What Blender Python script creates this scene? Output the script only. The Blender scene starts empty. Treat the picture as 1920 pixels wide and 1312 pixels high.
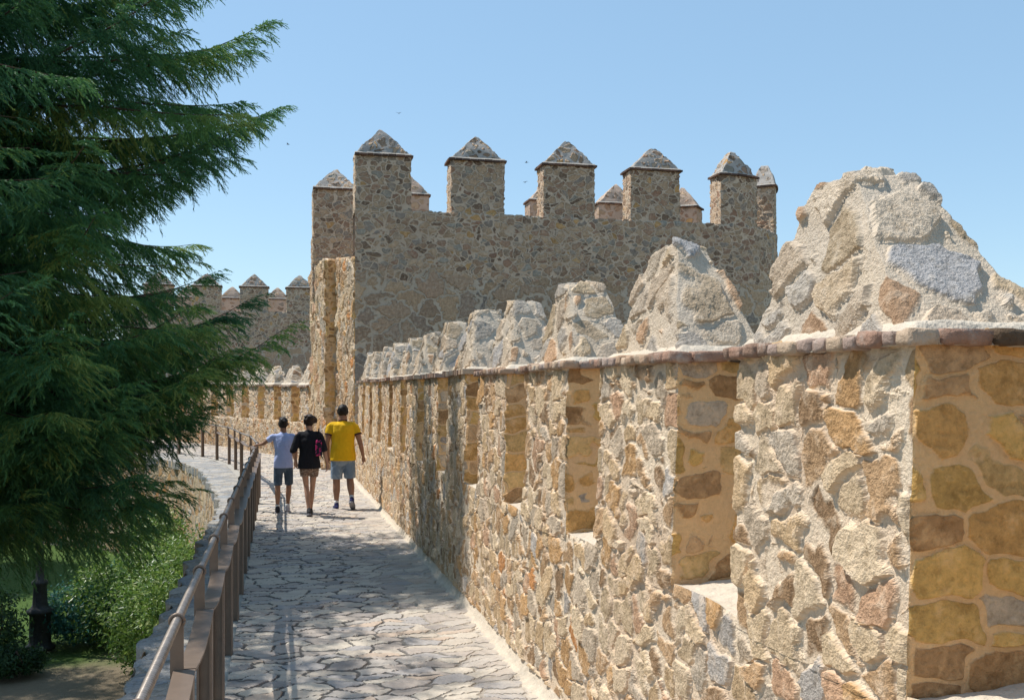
import bpy, math, random
import numpy as np
from mathutils import Vector, Matrix
R = math.radians
sc = bpy.context.scene
col = sc.collection

# ---------------------------------------------------------------- camera, sky, sun, exposure
F = 1867.0                       # focal length in photo pixels (1920 wide)
YAW = R(13.17); EYE = 1.95
cam_d = bpy.data.cameras.new('camera'); cam = bpy.data.objects.new('camera', cam_d); col.objects.link(cam)
cam_d.sensor_width = 36.0; cam_d.lens = 36.0 * F / 1920.0
cam_d.shift_y = 84.0 / 1920.0
cam_d.clip_start = 0.05; cam_d.clip_end = 3000
cam.location = (0, 0, EYE); cam.rotation_euler = (R(90), 0, -YAW)
sc.camera = cam

SUN_EL, SUN_AZ = R(60), R(-58)     # azimuth from +Y towards +X
world = bpy.data.worlds.new('World'); sc.world = world; world.use_nodes = True
wn = world.node_tree; wn.nodes.clear()
sky = wn.nodes.new('ShaderNodeTexSky'); sky.sky_type = 'NISHITA'; sky.sun_disc = False
sky.sun_elevation = SUN_EL; sky.sun_rotation = SUN_AZ; sky.altitude = 0
sky.air_density = 1.0; sky.dust_density = 0.25; sky.ozone_density = 1.0
bg = wn.nodes.new('ShaderNodeBackground'); bg.inputs['Strength'].default_value = 0.14
wo = wn.nodes.new('ShaderNodeOutputWorld')
tint = wn.nodes.new('ShaderNodeMix'); tint.data_type = 'RGBA'; tint.blend_type = 'MULTIPLY'; tint.inputs[0].default_value = 1; tint.inputs[7].default_value = (.99, 1.005, .95, 1)
wn.links.new(sky.outputs[0], tint.inputs[6])
even = wn.nodes.new('ShaderNodeMix'); even.data_type = 'RGBA'; even.inputs[0].default_value = .5; even.inputs[7].default_value = (1.85, 3.15, 4.55, 1)
wn.links.new(tint.outputs[2], even.inputs[6]); wn.links.new(even.outputs[2], bg.inputs[0]); wn.links.new(bg.outputs[0], wo.inputs[0])

sd = bpy.data.lights.new('sun', 'SUN'); sd.energy = 3.9; sd.angle = R(0.5); sd.color = (1.0, 0.955, 0.88)
sun = bpy.data.objects.new('sun', sd); col.objects.link(sun)
to_sun = Vector((math.sin(SUN_AZ) * math.cos(SUN_EL), math.cos(SUN_AZ) * math.cos(SUN_EL), math.sin(SUN_EL)))
sun.rotation_euler = to_sun.to_track_quat('Z', 'Y').to_euler(); sun.location = (-20, 20, 40)

sc.render.engine = 'CYCLES'
sc.view_settings.view_transform = 'Standard'; sc.view_settings.look = 'None'
sc.view_settings.exposure = 0.42; sc.view_settings.gamma = 1.0; sc.view_settings.use_curve_mapping = False
sc.cycles.max_bounces = 8; sc.cycles.diffuse_bounces = 4; sc.cycles.transmission_bounces = 4
sc.cycles.use_denoising = True
sc.cycles.caustics_reflective = False; sc.cycles.caustics_refractive = False

rng = np.random.default_rng(11); random.seed(5)

# ---------------------------------------------------------------- helpers
def tag(o, label=None, cat=None, group=None, kind=None):
    if label: o['label'] = label
    if cat: o['category'] = cat
    if group: o['group'] = group
    if kind: o['kind'] = kind
    return o

def empty(name, loc, label, cat, group=None):
    o = bpy.data.objects.new(name, None); col.objects.link(o); o.location = loc
    o.empty_display_size = 0.2
    return tag(o, label, cat, group)

def put(o, parent):
    """parent a world-coordinate mesh under an Empty standing at its base"""
    if parent is not None:
        o.parent = parent
        m = Matrix.Identity(4); p = parent; off = Vector((0, 0, 0))
        while p is not None:
            off += p.location; p = p.parent
        o.location = -off
    return o

def mesh_obj(name, V, faces, mats, midx=None, smooth=True, parent=None, attrs=None, rest=True, world_parent=True):
    """faces: (n,4) or (n,3) array, or list of such arrays"""
    V = np.asarray(V, dtype=np.float32).reshape(-1, 3)
    if not isinstance(faces, list): faces = [faces]
    faces = [np.asarray(f, dtype=np.int32) for f in faces if len(f)]
    me = bpy.data.meshes.new(name)
    nl = sum(f.size for f in faces); npoly = sum(len(f) for f in faces)
    me.vertices.add(len(V)); me.vertices.foreach_set('co', V.ravel())
    me.loops.add(nl); me.polygons.add(npoly)
    me.loops.foreach_set('vertex_index', np.concatenate([f.ravel() for f in faces]))
    tot = np.concatenate([np.full(len(f), f.shape[1], np.int32) for f in faces])
    st = np.concatenate([[0], np.cumsum(tot)[:-1]]).astype(np.int32)
    me.polygons.foreach_set('loop_start', st); me.polygons.foreach_set('loop_total', tot)
    if midx is not None: me.polygons.foreach_set('material_index', np.asarray(midx, np.int32))
    me.polygons.foreach_set('use_smooth', np.full(npoly, smooth, bool))
    if not isinstance(mats, (list, tuple)): mats = [mats]
    for m in mats: me.materials.append(m)
    if rest:
        a = me.attributes.new('rest', 'FLOAT_VECTOR', 'POINT'); a.data.foreach_set('vector', V.ravel())
    for k, v in (attrs or {}).items():
        v = np.asarray(v, np.float32)
        dom = 'POINT' if len(v) == len(V) else 'FACE'
        a = me.attributes.new(k, 'FLOAT', dom); a.data.foreach_set('value', v)
    me.update(calc_edges=True); me.validate()
    o = bpy.data.objects.new(name, me); col.objects.link(o)
    if world_parent: put(o, parent)
    else: o.parent = parent
    return o

def hash3(i, j, k, s=0):
    n = (i * 374761393 + j * 668265263 + k * 2147483647 + s * 974711 + 12345) & 0xffffffff
    n = ((n ^ (n >> 13)) * 1274126177) & 0xffffffff
    n = (n ^ (n >> 16)) & 0xffffffff
    return n.astype(np.float64) / 4294967295.0
def vnoise(P, scale, seed=0):
    Q = np.asarray(P, float) * scale; I = np.floor(Q).astype(np.int64); f = Q - I; f = f * f * (3 - 2 * f)
    out = 0
    for a in (0, 1):
        for b in (0, 1):
            for c in (0, 1):
                w = (f[:, 0] if a else 1 - f[:, 0]) * (f[:, 1] if b else 1 - f[:, 1]) * (f[:, 2] if c else 1 - f[:, 2])
                out = out + w * hash3(I[:, 0] + a, I[:, 1] + b, I[:, 2] + c, seed)
    return out * 2 - 1
def vnoise3(P, scale, seed=0):
    return np.stack([vnoise(P, scale, seed + i * 17) for i in range(3)], 1)

def weld(V, F4, tol=1e-4):
    key = np.round(V / tol).astype(np.int64)
    _, idx, inv = np.unique(key, axis=0, return_index=True, return_inverse=True)
    return V[idx], inv.ravel()[F4]

def grid_faces(nu, nv, off=0, flip=False):
    a = np.arange(nu - 1)[:, None] * nv + np.arange(nv - 1)[None, :]
    q = np.stack([a, a + nv, a + nv + 1, a + 1], -1).reshape(-1, 4) + off
    return q[:, ::-1] if flip else q

def box_grid(nx, ny, nz, skip=()):
    """unit-cube surface grid, welded later. returns P in [0,1]^3, quads, side ids"""
    Vs, Fs, S = [], [], []
    off = 0
    lin = lambda n: np.linspace(0, 1, n + 1)
    for side, (ax, val) in enumerate(((0, 0), (0, 1), (1, 0), (1, 1), (2, 0), (2, 1))):
        if side in skip: continue
        n = [nx, ny, nz]; o = [i for i in range(3) if i != ax]
        u, v = np.meshgrid(lin(n[o[0]]), lin(n[o[1]]), indexing='ij')
        P = np.zeros(u.shape + (3,)); P[..., ax] = val; P[..., o[0]] = u; P[..., o[1]] = v
        Vs.append(P.reshape(-1, 3))
        flip = {(0, 0): True, (0, 1): False, (1, 0): False, (1, 1): True, (2, 0): True, (2, 1): False}[(ax, val)]
        q = grid_faces(u.shape[0], u.shape[1], off, flip); Fs.append(q); S.append(np.full(len(q), side)); off += u.size
    return np.concatenate(Vs), np.concatenate(Fs), np.concatenate(S)

def trilin(P, c8):
    c = np.asarray(c8, float)   # order: 000,100,110,010 bottom ; then top
    x, y, z = P[:, 0:1], P[:, 1:2], P[:, 2:3]
    b = (1-x)*(1-y)*c[0] + x*(1-y)*c[1] + x*y*c[2] + (1-x)*y*c[3]
    t = (1-x)*(1-y)*c[4] + x*(1-y)*c[5] + x*y*c[6] + (1-x)*y*c[7]
    return b * (1 - z) + t * z

def tube(points, radii, ns=8, cap=True, squash=None):
    """swept tube; radii scalar or (ra, rb) per point"""
    P = np.asarray(points, float); n = len(P)
    r = np.asarray(radii, float)
    if r.ndim == 0: r = np.full(n, float(r))
    if r.ndim == 1: r = np.stack([r, r], 1)
    T = np.gradient(P, axis=0); T /= np.linalg.norm(T, axis=1)[:, None] + 1e-9
    ref = np.array([1.0, 0, 0]) if abs(T[0][0]) < 0.8 else np.array([0, 1.0, 0])
    V = []; a = np.linspace(0, 2 * np.pi, ns, endpoint=False)
    A = ref
    for i in range(n):
        A = A - T[i] * np.dot(A, T[i]); A = A / (np.linalg.norm(A) + 1e-9); B = np.cross(T[i], A)
        V.append(P[i] + r[i, 0] * np.cos(a)[:, None] * A + r[i, 1] * np.sin(a)[:, None] * B)
    V = np.concatenate(V)
    i = np.arange(n - 1)[:, None] * ns; j = np.arange(ns)[None, :]; k = (j + 1) % ns
    Q = np.stack([i + j, i + k, i + ns + k, i + ns + j], -1).reshape(-1, 4)
    fs = [Q]
    if cap:
        V = np.concatenate([V, P[:1], P[-1:]]); c0 = n * ns; j = np.arange(ns); k = (j + 1) % ns
        fs.append(np.stack([np.full(ns, c0), k, j], 1)); fs.append(np.stack([np.full(ns, c0 + 1), (n-1)*ns + j, (n-1)*ns + k], 1))
    return V, fs

class MB:
    """collects pieces into one mesh"""
    def __init__(s): s.V = []; s.Q = []; s.T = []; s.n = 0; s.rq = []; s.rt = []
    def add(s, V, fs, rnd=0.5):
        if not isinstance(fs, list): fs = [fs]
        for f in fs:
            f = np.asarray(f)
            if f.size == 0: continue
            if f.shape[1] == 4: s.Q.append(f + s.n); s.rq.append(np.full(len(f), rnd) if np.isscalar(rnd) else rnd)
            else: s.T.append(f + s.n); s.rt.append(np.full(len(f), rnd) if np.isscalar(rnd) else rnd)
        s.V.append(np.asarray(V, float)); s.n += len(V)
    def tube(s, pts, r, ns=8, rnd=0.5): V, f = tube(pts, r, ns); s.add(V, f, rnd)
    def box(s, c8, n=(1, 1, 1), rnd=0.5, rad=0, jit=0, seed=0):
        P, Q, _ = box_grid(*n); P, Q = weld(P, Q)
        if rad:
            c = np.asarray(c8, float); ext = np.array([np.linalg.norm(c[1]-c[0]), np.linalg.norm(c[3]-c[0]), np.linalg.norm(c[4]-c[0])])
            L = (P - .5) * ext; h = ext / 2; rr = min(rad, h.min() * .99)
            q = np.clip(np.abs(L), 0, h - rr); d = np.abs(L) - q; nd = np.linalg.norm(d, axis=1, keepdims=True)
            d = np.where(nd > 1e-6, d / np.maximum(nd, 1e-6) * np.minimum(rr, nd), 0)
            P = np.sign(L) * (q + d) / ext + .5
        V = trilin(P, c8)
        if jit: V = V + vnoise3(V, 30, seed) * jit + vnoise3(V, 9, seed + 3) * jit
        s.add(V, Q, rnd)
    def abox(s, x0, x1, y0, y1, z0, z1, **k):
        s.box([(x0,y0,z0),(x1,y0,z0),(x1,y1,z0),(x0,y1,z0),(x0,y0,z1),(x1,y0,z1),(x1,y1,z1),(x0,y1,z1)], **k)
    def build(s, name, mats, parent=None, smooth=False, **k):
        fs = []; r = []
        if s.Q: fs.append(np.concatenate(s.Q)); r.append(np.concatenate(s.rq))
        if s.T: fs.append(np.concatenate(s.T)); r.append(np.concatenate(s.rt))
        V = np.concatenate(s.V); r = np.concatenate(r)
        return mesh_obj(name, V, fs, mats, smooth=smooth, parent=parent, attrs={'rnd': r} if len(r) != len(V) else None, **k)

# ---------------------------------------------------------------- materials
class NT:
    def __init__(s, name):
        s.m = bpy.data.materials.new(name); s.m.use_nodes = True; s.t = s.m.node_tree; s.t.nodes.clear()
        s.out = s.n('ShaderNodeOutputMaterial'); s.bs = s.n('ShaderNodeBsdfPrincipled')
        s.l(s.bs.outputs[0], s.out.inputs['Surface']); s.bs.inputs['Specular IOR Level'].default_value = 0.25
    def n(s, t, **k):
        x = s.t.nodes.new(t)
        for a, b in k.items(): setattr(x, a, b)
        return x
    def l(s, a, b): s.t.links.new(a, b)
    def i(s, node, name, v):
        if hasattr(v, 'is_output'): s.l(v, node.inputs[name])
        elif v is not None: node.inputs[name].default_value = v
    def math(s, op, a, b=None, c=None, clamp=False):
        x = s.n('ShaderNodeMath', operation=op, use_clamp=clamp)
        s.i(x, 0, a); s.i(x, 1, b); s.i(x, 2, c); return x.outputs[0]
    def vmath(s, op, a, b=None, out=0):
        x = s.n('ShaderNodeVectorMath', operation=op); s.i(x, 0, a); s.i(x, 1, b); return x.outputs[out]
    def attr(s, name, out='Vector'):
        x = s.n('ShaderNodeAttribute', attribute_name=name); return x.outputs[out]
    def noise(s, vec, scale, detail=3, rough=.55, out=0):
        x = s.n('ShaderNodeTexNoise'); s.l(vec, x.inputs['Vector']); x.inputs['Scale'].default_value = scale
        x.inputs['Detail'].default_value = detail; x.inputs['Roughness'].default_value = rough; return x.outputs[out]
    def ramp(s, v, stops, interp='LINEAR'):
        x = s.n('ShaderNodeValToRGB'); s.l(v, x.inputs[0]); cr = x.color_ramp; cr.interpolation = interp
        while len(cr.elements) < len(stops): cr.elements.new(0.5)
        for e, (p, c) in zip(cr.elements, stops): e.position = p; e.color = (*c, 1) if len(c) == 3 else c
        return x.outputs[0]
    def mix(s, f, a, b, mode='MIX'):
        x = s.n('ShaderNodeMix', data_type='RGBA', blend_type=mode)
        s.i(x, 0, f)
        for nm, v in ((6, a), (7, b)):
            if hasattr(v, 'is_output'): s.l(v, x.inputs[nm])
            else: x.inputs[nm].default_value = (*v, 1) if isinstance(v, tuple) else v
        return x.outputs[2]
    def mapr(s, v, a, b, c=0., d=1., smooth=True):
        x = s.n('ShaderNodeMapRange', interpolation_type='SMOOTHSTEP' if smooth else 'LINEAR')
        s.l(v, x.inputs[0]); x.inputs[1].default_value = a; x.inputs[2].default_value = b; x.inputs[3].default_value = c; x.inputs[4].default_value = d
        return x.outputs[0]
    def scalecol(s, c, f):
        x = s.n('ShaderNodeVectorMath', operation='SCALE'); s.i(x, 0, c); s.i(x, 'Scale', f); return x.outputs[0]
    def disp(s, h, method='BOTH'):
        x = s.n('ShaderNodeDisplacement'); s.l(h, x.inputs['Height']); x.inputs['Midlevel'].default_value = 0; x.inputs['Scale'].default_value = 1
        s.l(x.outputs[0], s.out.inputs['Displacement']); s.m.displacement_method = method
    def bump(s, h, strength=1., dist=.01):
        x = s.n('ShaderNodeBump'); s.l(h, x.inputs['Height']); x.inputs['Strength'].default_value = strength; x.inputs['Distance'].default_value = dist
        s.l(x.outputs[0], s.bs.inputs['Normal'])

PAL_FACE = [(.0,(0.297,0.184,0.100)),(.10,(0.462,0.291,0.158)),(.24,(0.517,0.359,0.207)),(.38,(0.462,0.359,0.257)),(.46,(0.550,0.407,0.257)),(.62,(0.495,0.291,0.133)),(.71,(0.440,0.388,0.340)),(.74,(0.572,0.436,0.290)),(.86,(0.495,0.301,0.183)),(.93,(0.440,0.359,0.274)),(.98,(0.528,0.242,0.091))]
PAL_FLUSH_BOUNCE = [(.0,(0.428,0.236,0.102)),(.18,(0.660,0.367,0.127)),(.36,(0.491,0.284,0.133)),(.50,(0.660,0.423,0.174)),(.64,(0.584,0.451,0.319)),(.72,(0.660,0.396,0.127)),(.88,(0.553,0.340,0.174)),(.95,(0.506,0.423,0.343))]  # ochre reveal stones, pushed orange to carry warm bounce light
PAL_CAP = [(.0,(0.467,0.364,0.265)),(.2,(0.417,0.364,0.306)),(.36,(0.516,0.392,0.265)),(.5,(0.477,0.301,0.182)),(.58,(0.537,0.438,0.331)),(.78,(0.378,0.355,0.339)),(.84,(0.467,0.355,0.232)),(.95,(0.497,0.401,0.306))]
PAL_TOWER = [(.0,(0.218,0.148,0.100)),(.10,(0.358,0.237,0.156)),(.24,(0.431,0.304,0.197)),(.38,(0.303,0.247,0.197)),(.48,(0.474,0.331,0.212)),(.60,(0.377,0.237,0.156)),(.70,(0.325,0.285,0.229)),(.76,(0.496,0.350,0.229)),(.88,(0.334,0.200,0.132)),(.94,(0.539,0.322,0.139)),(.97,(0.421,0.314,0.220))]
PAL_TOWER_LOW = [(.0,(0.383,0.267,0.179)),(.25,(0.451,0.316,0.204)),(.45,(0.339,0.247,0.179)),(.6,(0.484,0.336,0.212)),(.8,(0.394,0.267,0.179)),(.94,(0.260,0.217,0.179))]
_OLD = [(.0,(.27,.22,.17)),(.25,(.33,.27,.20)),(.45,(.22,.20,.18)),(.6,(.36,.29,.21)),(.8,(.28,.22,.17)),(.94,(.17,.17,.17))]

def rubble(name, scale, pal, mortar, gap=(.03, .10), amp=.03, tilt=.35, grain=.004, distort=.10, mortar2=None, round_=.0, jag=.05, streak=0., gscale=55, boxy=False, mottle=.45, rand=.85):
    k = NT(name); rest = k.attr('rest')
    dn = k.noise(rest, 3.2, 2, out=1)
    dv = k.vmath('SUBTRACT', dn, (.5, .5, .5)); dv = k.scalecol(dv, distort * 2)
    p = k.vmath('ADD', rest, dv); p = k.vmath('MULTIPLY', p, scale)
    v1 = k.n('ShaderNodeTexVoronoi', feature='F1', voronoi_dimensions='3D'); k.l(p, v1.inputs['Vector']); v1.inputs['Scale'].default_value = 1
    v2 = k.n('ShaderNodeTexVoronoi', feature='DISTANCE_TO_EDGE', voronoi_dimensions='3D'); k.l(p, v2.inputs['Vector']); v2.inputs['Scale'].default_value = 1
    edge = v2.outputs[0]
    if boxy:
        v1.distance = 'MINKOWSKI'; v1.inputs['Exponent'].default_value = 5; v2.feature = 'F2'; v2.distance = 'MINKOWSKI'; v2.inputs['Exponent'].default_value = 5
        for v_ in (v1, v2): v_.inputs['Randomness'].default_value = rand
        edge = k.math('MULTIPLY', k.math('SUBTRACT', v2.outputs[0], v1.outputs[0]), .5)
    sep = k.n('ShaderNodeSeparateColor'); k.l(v1.outputs['Color'], sep.inputs[0])
    cr, cg, cb = sep.outputs[0], sep.outputs[1], sep.outputs[2]
    med = k.noise(rest, 14, 4, .62); fine = k.noise(rest, gscale, 4, .7)
    mj = k.math('MULTIPLY', k.math('SUBTRACT', med, .5), jag * 3.2)
    e = k.math('ADD', edge, mj)
    if round_: e = k.math('SUBTRACT', e, k.math('MULTIPLY', k.math('MULTIPLY', v1.outputs['Distance'], v1.outputs['Distance']), round_))
    e = k.math('SUBTRACT', e, k.math('MULTIPLY', cb, gap[0] * .9))
    mask = k.mapr(e, gap[0], gap[1])
    # colour
    stone = k.ramp(cr, pal, 'CONSTANT')
    var = k.math('ADD', k.math('MULTIPLY', k.math('SUBTRACT', fine, .5), .9), k.math('ADD', k.math('MULTIPLY', k.math('SUBTRACT', med, .5), .9), k.math('ADD', .82, k.math('MULTIPLY', cg, .36))))
    stone = k.scalecol(stone, var)
    mt = k.mapr(k.noise(rest, 24, 5, .7), .50, .66); stone = k.mix(k.math('MULTIPLY', mt, mottle), stone, k.mix(1., stone, (.52, .46, .36), 'MULTIPLY'))
    big = k.noise(rest, 1.3, 3, .6)
    mcol = k.mix(k.mapr(big, .35, .68), mortar, mortar2 or tuple(c * .86 for c in mortar))
    mcol = k.scalecol(mcol, k.math('ADD', .66, k.math('ADD', k.math('MULTIPLY', fine, .42), k.math('MULTIPLY', med, .26))))
    smear = k.mapr(k.math('ADD', med, k.math('MULTIPLY', big, .5)), .74, .98)
    c = k.mix(mask, mcol, k.mix(k.math('MULTIPLY', smear, .55), stone, mcol))
    k.l(c, k.bs.inputs['Base Color']); k.bs.inputs['Roughness'].default_value = .9
    # relief
    rel = k.vmath('SUBTRACT', p, v1.outputs['Position']); rd = k.vmath('SUBTRACT', v1.outputs['Color'], (.5, .5, .5))
    tl = k.math('MULTIPLY', k.vmath('DOT_PRODUCT', rel, rd, out=1), tilt * 2.4)
    h = k.math('ADD', k.math('MULTIPLY', k.math('ADD', k.math('ADD', .35, k.math('MULTIPLY', cg, .75)), tl), amp), k.math('MULTIPLY', k.math('SUBTRACT', med, .5), amp * .9))
    h = k.math('MULTIPLY', h, mask)
    h = k.math('ADD', h, k.math('MULTIPLY', k.math('SUBTRACT', fine, .5), grain * 2))
    h = k.math('ADD', h, k.math('MULTIPLY', k.math('SUBTRACT', big, .5), amp * .6))
    if streak:
        q = k.vmath('MULTIPLY', rest, (10, 10, 3)); s_ = k.noise(q, 1, 3, .6); h = k.math('ADD', h, k.math('MULTIPLY', k.math('SUBTRACT', s_, .5), streak))
    k.disp(h)
    return k.m

M = {}
MORT = (.63, .47, .33); MORT_W = (.72, .585, .435)
M['face'] = rubble('rubble_face', (5.6, 5.6, 6.6), PAL_FACE, MORT_W, gap=(.015, .08), amp=.030, tilt=.36, grain=.007, boxy=True, distort=.12, streak=.012, mortar2=MORT)
M['face_far'] = rubble('rubble_face_far', (5.0, 5.0, 5.6), PAL_FACE, MORT_W, gap=(.02, .09), amp=.055, tilt=.6, grain=.01, streak=.05, mortar2=MORT, gscale=30)
M['flush'] = rubble('flush_reveal_warm_bounce', (4.6, 4.6, 7.8), PAL_FLUSH_BOUNCE, (.80, .51, .25), gap=(.022, .046), boxy=True, rand=.62, amp=.013, tilt=.15, grain=.006, distort=.09, jag=.035, round_=.03, mortar2=(.74, .48, .26), mottle=.5)  # flush-pointed ochre masonry; warm bounce light is also painted into stones and mortar
M['cap'] = rubble('cap_stone', (4.4, 4.4, 5.0), PAL_CAP, (.60, .49, .37), gap=(.025, .10), amp=.028, tilt=.4, grain=.010, distort=.12, round_=.08, mortar2=(.54,.46,.37))
M['mortar'] = None
M['tower'] = rubble('tower_rubble', (5.2, 5.2, 7.4), PAL_TOWER, (.62, .48, .35), gap=(.02, .075), amp=.034, tilt=.3, grain=.008, distort=.14, jag=.06, round_=.08, gscale=24)
M['tower_low'] = rubble('tower_blocks', (1.7, 1.7, 2.3), PAL_TOWER_LOW, (.56, .46, .35), gap=(.03, .06), amp=.04, tilt=.25, grain=.008, distort=.22, jag=.05, gscale=22)
M['tower_side'] = rubble('tower_side_rubble', (3.2, 3.2, 2.6), PAL_FACE, MORT_W, gap=(.02, .09), amp=.08, tilt=.6, grain=.012, streak=.06, mortar2=MORT, gscale=24)
M['tower_cap'] = rubble('tower_cap_stone', (4.0, 4.0, 5.5), PAL_TOWER, (.40, .36, .32), gap=(.05, .11), amp=.035, tilt=.3, grain=.006, distort=.14, round_=.1, gscale=24)
M['tower_in'] = rubble('tower_inner_rubble', (3.6, 3.6, 5.2), PAL_TOWER, (.50, .37, .28), gap=(.08, .14), amp=.02, tilt=.2, grain=.005, distort=.16, jag=.08, round_=.1, gscale=24)
M['retain'] = rubble('retaining_rubble', (3.0, 3.0, 4.2), PAL_FACE, (.42, .36, .28), gap=(.02, .08), amp=.03, tilt=.4, grain=.006)

def plain(name, c, rough=.8, nscale=20, namp=.25, bump=0, bs=60, bdist=.003, metal=0, c2=None, coord='rest'):
    k = NT(name); v = k.attr('rest') if coord == 'rest' else k.n('ShaderNodeTexCoord').outputs['Object']
    n = k.noise(v, nscale, 4, .6)
    cc = k.mix(k.mapr(n, .35, .65), c, c2 or tuple(x * (1 - namp) for x in c))
    k.l(cc, k.bs.inputs['Base Color']); k.bs.inputs['Roughness'].default_value = rough; k.bs.inputs['Metallic'].default_value = metal
    if bump: k.bump(k.noise(v, bs, 4, .65), bump, bdist)
    return k.m

def mortar_mat(name, c, amp):
    k = NT(name); v = k.attr('rest'); n = k.noise(v, 9, 4, .6); f = k.noise(v, 70, 3, .7)
    k.l(k.scalecol(k.mix(k.mapr(n, .35, .7), c, tuple(x * .85 for x in c)), k.math('ADD', .8, k.math('MULTIPLY', f, .4))), k.bs.inputs['Base Color'])
    k.bs.inputs['Roughness'].default_value = .95
    k.disp(k.math('ADD', k.math('MULTIPLY', k.math('SUBTRACT', n, .5), amp), k.math('MULTIPLY', k.math('SUBTRACT', f, .5), .006)))
    return k.m
M['mortar'] = mortar_mat('lime_mortar', (.62, .53, .42), .03)
M['sill'] = mortar_mat('sill_mortar', (.62, .53, .42), .035)
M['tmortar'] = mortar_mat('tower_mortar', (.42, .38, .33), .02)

def brick_mat(name, stops, lich=.35):
    k = NT(name); v = k.attr('rest'); r = k.attr('rnd', 'Fac'); c = k.ramp(r, stops, 'CONSTANT')
    n = k.noise(v, 26, 5, .7); n2 = k.noise(v, 8, 4, .65)
    c = k.scalecol(c, k.math('ADD', .62, k.math('MULTIPLY', n, .75)))
    c = k.mix(k.math('MULTIPLY', k.mapr(n2, .5, .72), lich), c, (.50, .44, .38))
    k.l(c, k.bs.inputs['Base Color']); k.bs.inputs['Roughness'].default_value = .9
    k.bump(k.math('ADD', n, k.math('MULTIPLY', k.noise(v, 90, 3, .7), .5)), 1, .012); return k.m
M['brick'] = brick_mat('coping_brick', [(0, (.35, .21, .15)), (.2, (.46, .31, .21)), (.4, (.37, .27, .22)), (.6, (.50, .37, .26)), (.8, (.28, .18, .13))], .75)
M['brick_dark'] = brick_mat('weathered_coping_brick', [(0, (.12, .08, .05)), (.3, (.22, .11, .05)), (.6, (.09, .07, .055)), (.8, (.20, .09, .06))], .15)  # darker brick colour, used across the merlon ends
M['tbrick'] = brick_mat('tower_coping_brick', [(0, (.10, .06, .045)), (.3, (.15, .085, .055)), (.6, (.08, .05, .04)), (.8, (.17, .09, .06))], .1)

def paving():
    k = NT('flagstone_paving'); v = k.attr('rest')
    dn = k.scalecol(k.vmath('SUBTRACT', k.noise(v, 2.6, 2, out=1), (.5, .5, .5)), .30)
    p = k.vmath('MULTIPLY', k.vmath('ADD', v, dn), (3.9, 7.4, 0))
    a = k.n('ShaderNodeTexVoronoi', feature='F1', voronoi_dimensions='2D'); k.l(p, a.inputs['Vector']); a.inputs['Scale'].default_value = 1; a.inputs['Randomness'].default_value = .95
    b = k.n('ShaderNodeTexVoronoi', feature='DISTANCE_TO_EDGE', voronoi_dimensions='2D'); k.l(p, b.inputs['Vector']); b.inputs['Scale'].default_value = 1; b.inputs['Randomness'].default_value = .95
    med = k.noise(v, 11, 4, .6); fine = k.noise(v, 60, 4, .7); big = k.noise(v, .55, 3, .6)
    sep = k.n('ShaderNodeSeparateColor'); k.l(a.outputs['Color'], sep.inputs[0])
    e = k.math('ADD', b.outputs[0], k.math('MULTIPLY', k.math('SUBTRACT', med, .5), .10))
    e = k.math('SUBTRACT', e, k.math('MULTIPLY', sep.outputs[2], .03))
    mask = k.mapr(e, .012, .06)
    st = k.ramp(sep.outputs[0], [(0, (.44, .38, .33)), (.2, (.53, .46, .38)), (.4, (.40, .37, .35)), (.55, (.58, .51, .42)), (.72, (.47, .42, .37)), (.86, (.52, .41, .32)), (.95, (.34, .30, .27))], 'CONSTANT')
    st = k.scalecol(st, k.math('ADD', .56, k.math('ADD', k.math('MULTIPLY', fine, .4), k.math('MULTIPLY', med, .36))))
    # joints: dark and open on the left, filled with pale mortar towards the wall
    sx = k.n('ShaderNodeSeparateXYZ'); k.l(v, sx.inputs[0])
    side = k.mapr(k.math('ADD', sx.outputs[0], k.math('MULTIPLY', k.math('SUBTRACT', big, .5), 1.6)), .75, 1.35)
    jc = k.mix(side, (.12, .11, .10), (.40, .35, .29))
    c = k.mix(mask, jc, st)
    dust = k.mapr(k.math('ADD', k.math('MULTIPLY', sx.outputs[0], .5), k.math('MULTIPLY', med, .5)), .88, 1.12)
    c = k.mix(k.math('MULTIPLY', dust, .7), c, (.52, .46, .39))
    k.l(c, k.bs.inputs['Base Color']); k.bs.inputs['Roughness'].default_value = .75
    h = k.math('MULTIPLY', mask, k.math('ADD', .010, k.math('MULTIPLY', sep.outputs[1], .008)))
    rel = k.vmath('SUBTRACT', p, a.outputs['Position']); rd = k.vmath('SUBTRACT', a.outputs['Color'], (.5, .5, .5))
    h = k.math('ADD', h, k.math('MULTIPLY', k.math('MULTIPLY', k.vmath('DOT_PRODUCT', rel, rd, out=1), .022), mask))
    h = k.math('ADD', h, k.math('MULTIPLY', med, .020)); h = k.math('ADD', h, k.math('MULTIPLY', fine, .004))
    k.disp(h); return k.m
M['paving'] = paving()
def ledge_mat():
    return rubble('ledge_slabs', (2.6, 4.4, 2), [(0, (.33, .32, .31)), (.3, (.40, .37, .33)), (.55, (.28, .29, .30)), (.8, (.44, .40, .35))], (.30, .27, .23), gap=(.01, .04), amp=.012, tilt=.25, grain=.006, distort=.14)
M['ledge'] = ledge_mat()
M['kerb'] = plain('kerb_concrete', (.42, .39, .34), .85, 6, .2, .5)
M['metal'] = plain('brown_painted_steel', (.22, .16, .12), .42, 14, .12, .12, 120, .001, metal=.25)
M['cable'] = plain('handrail_steel', (.34, .29, .25), .38, 40, .25, metal=.5)
M['iron'] = plain('dark_cast_iron', (.05, .05, .05), .55, 20, .3)
M['bark'] = plain('bark', (.14, .095, .065), .95, 9, .5, 1, 26, .03)
M['birdm'] = plain('bird_feathers', (.03, .03, .035), .8)
M['lampglass'] = plain('lamp_glass', (.5, .5, .45), .2)

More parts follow.
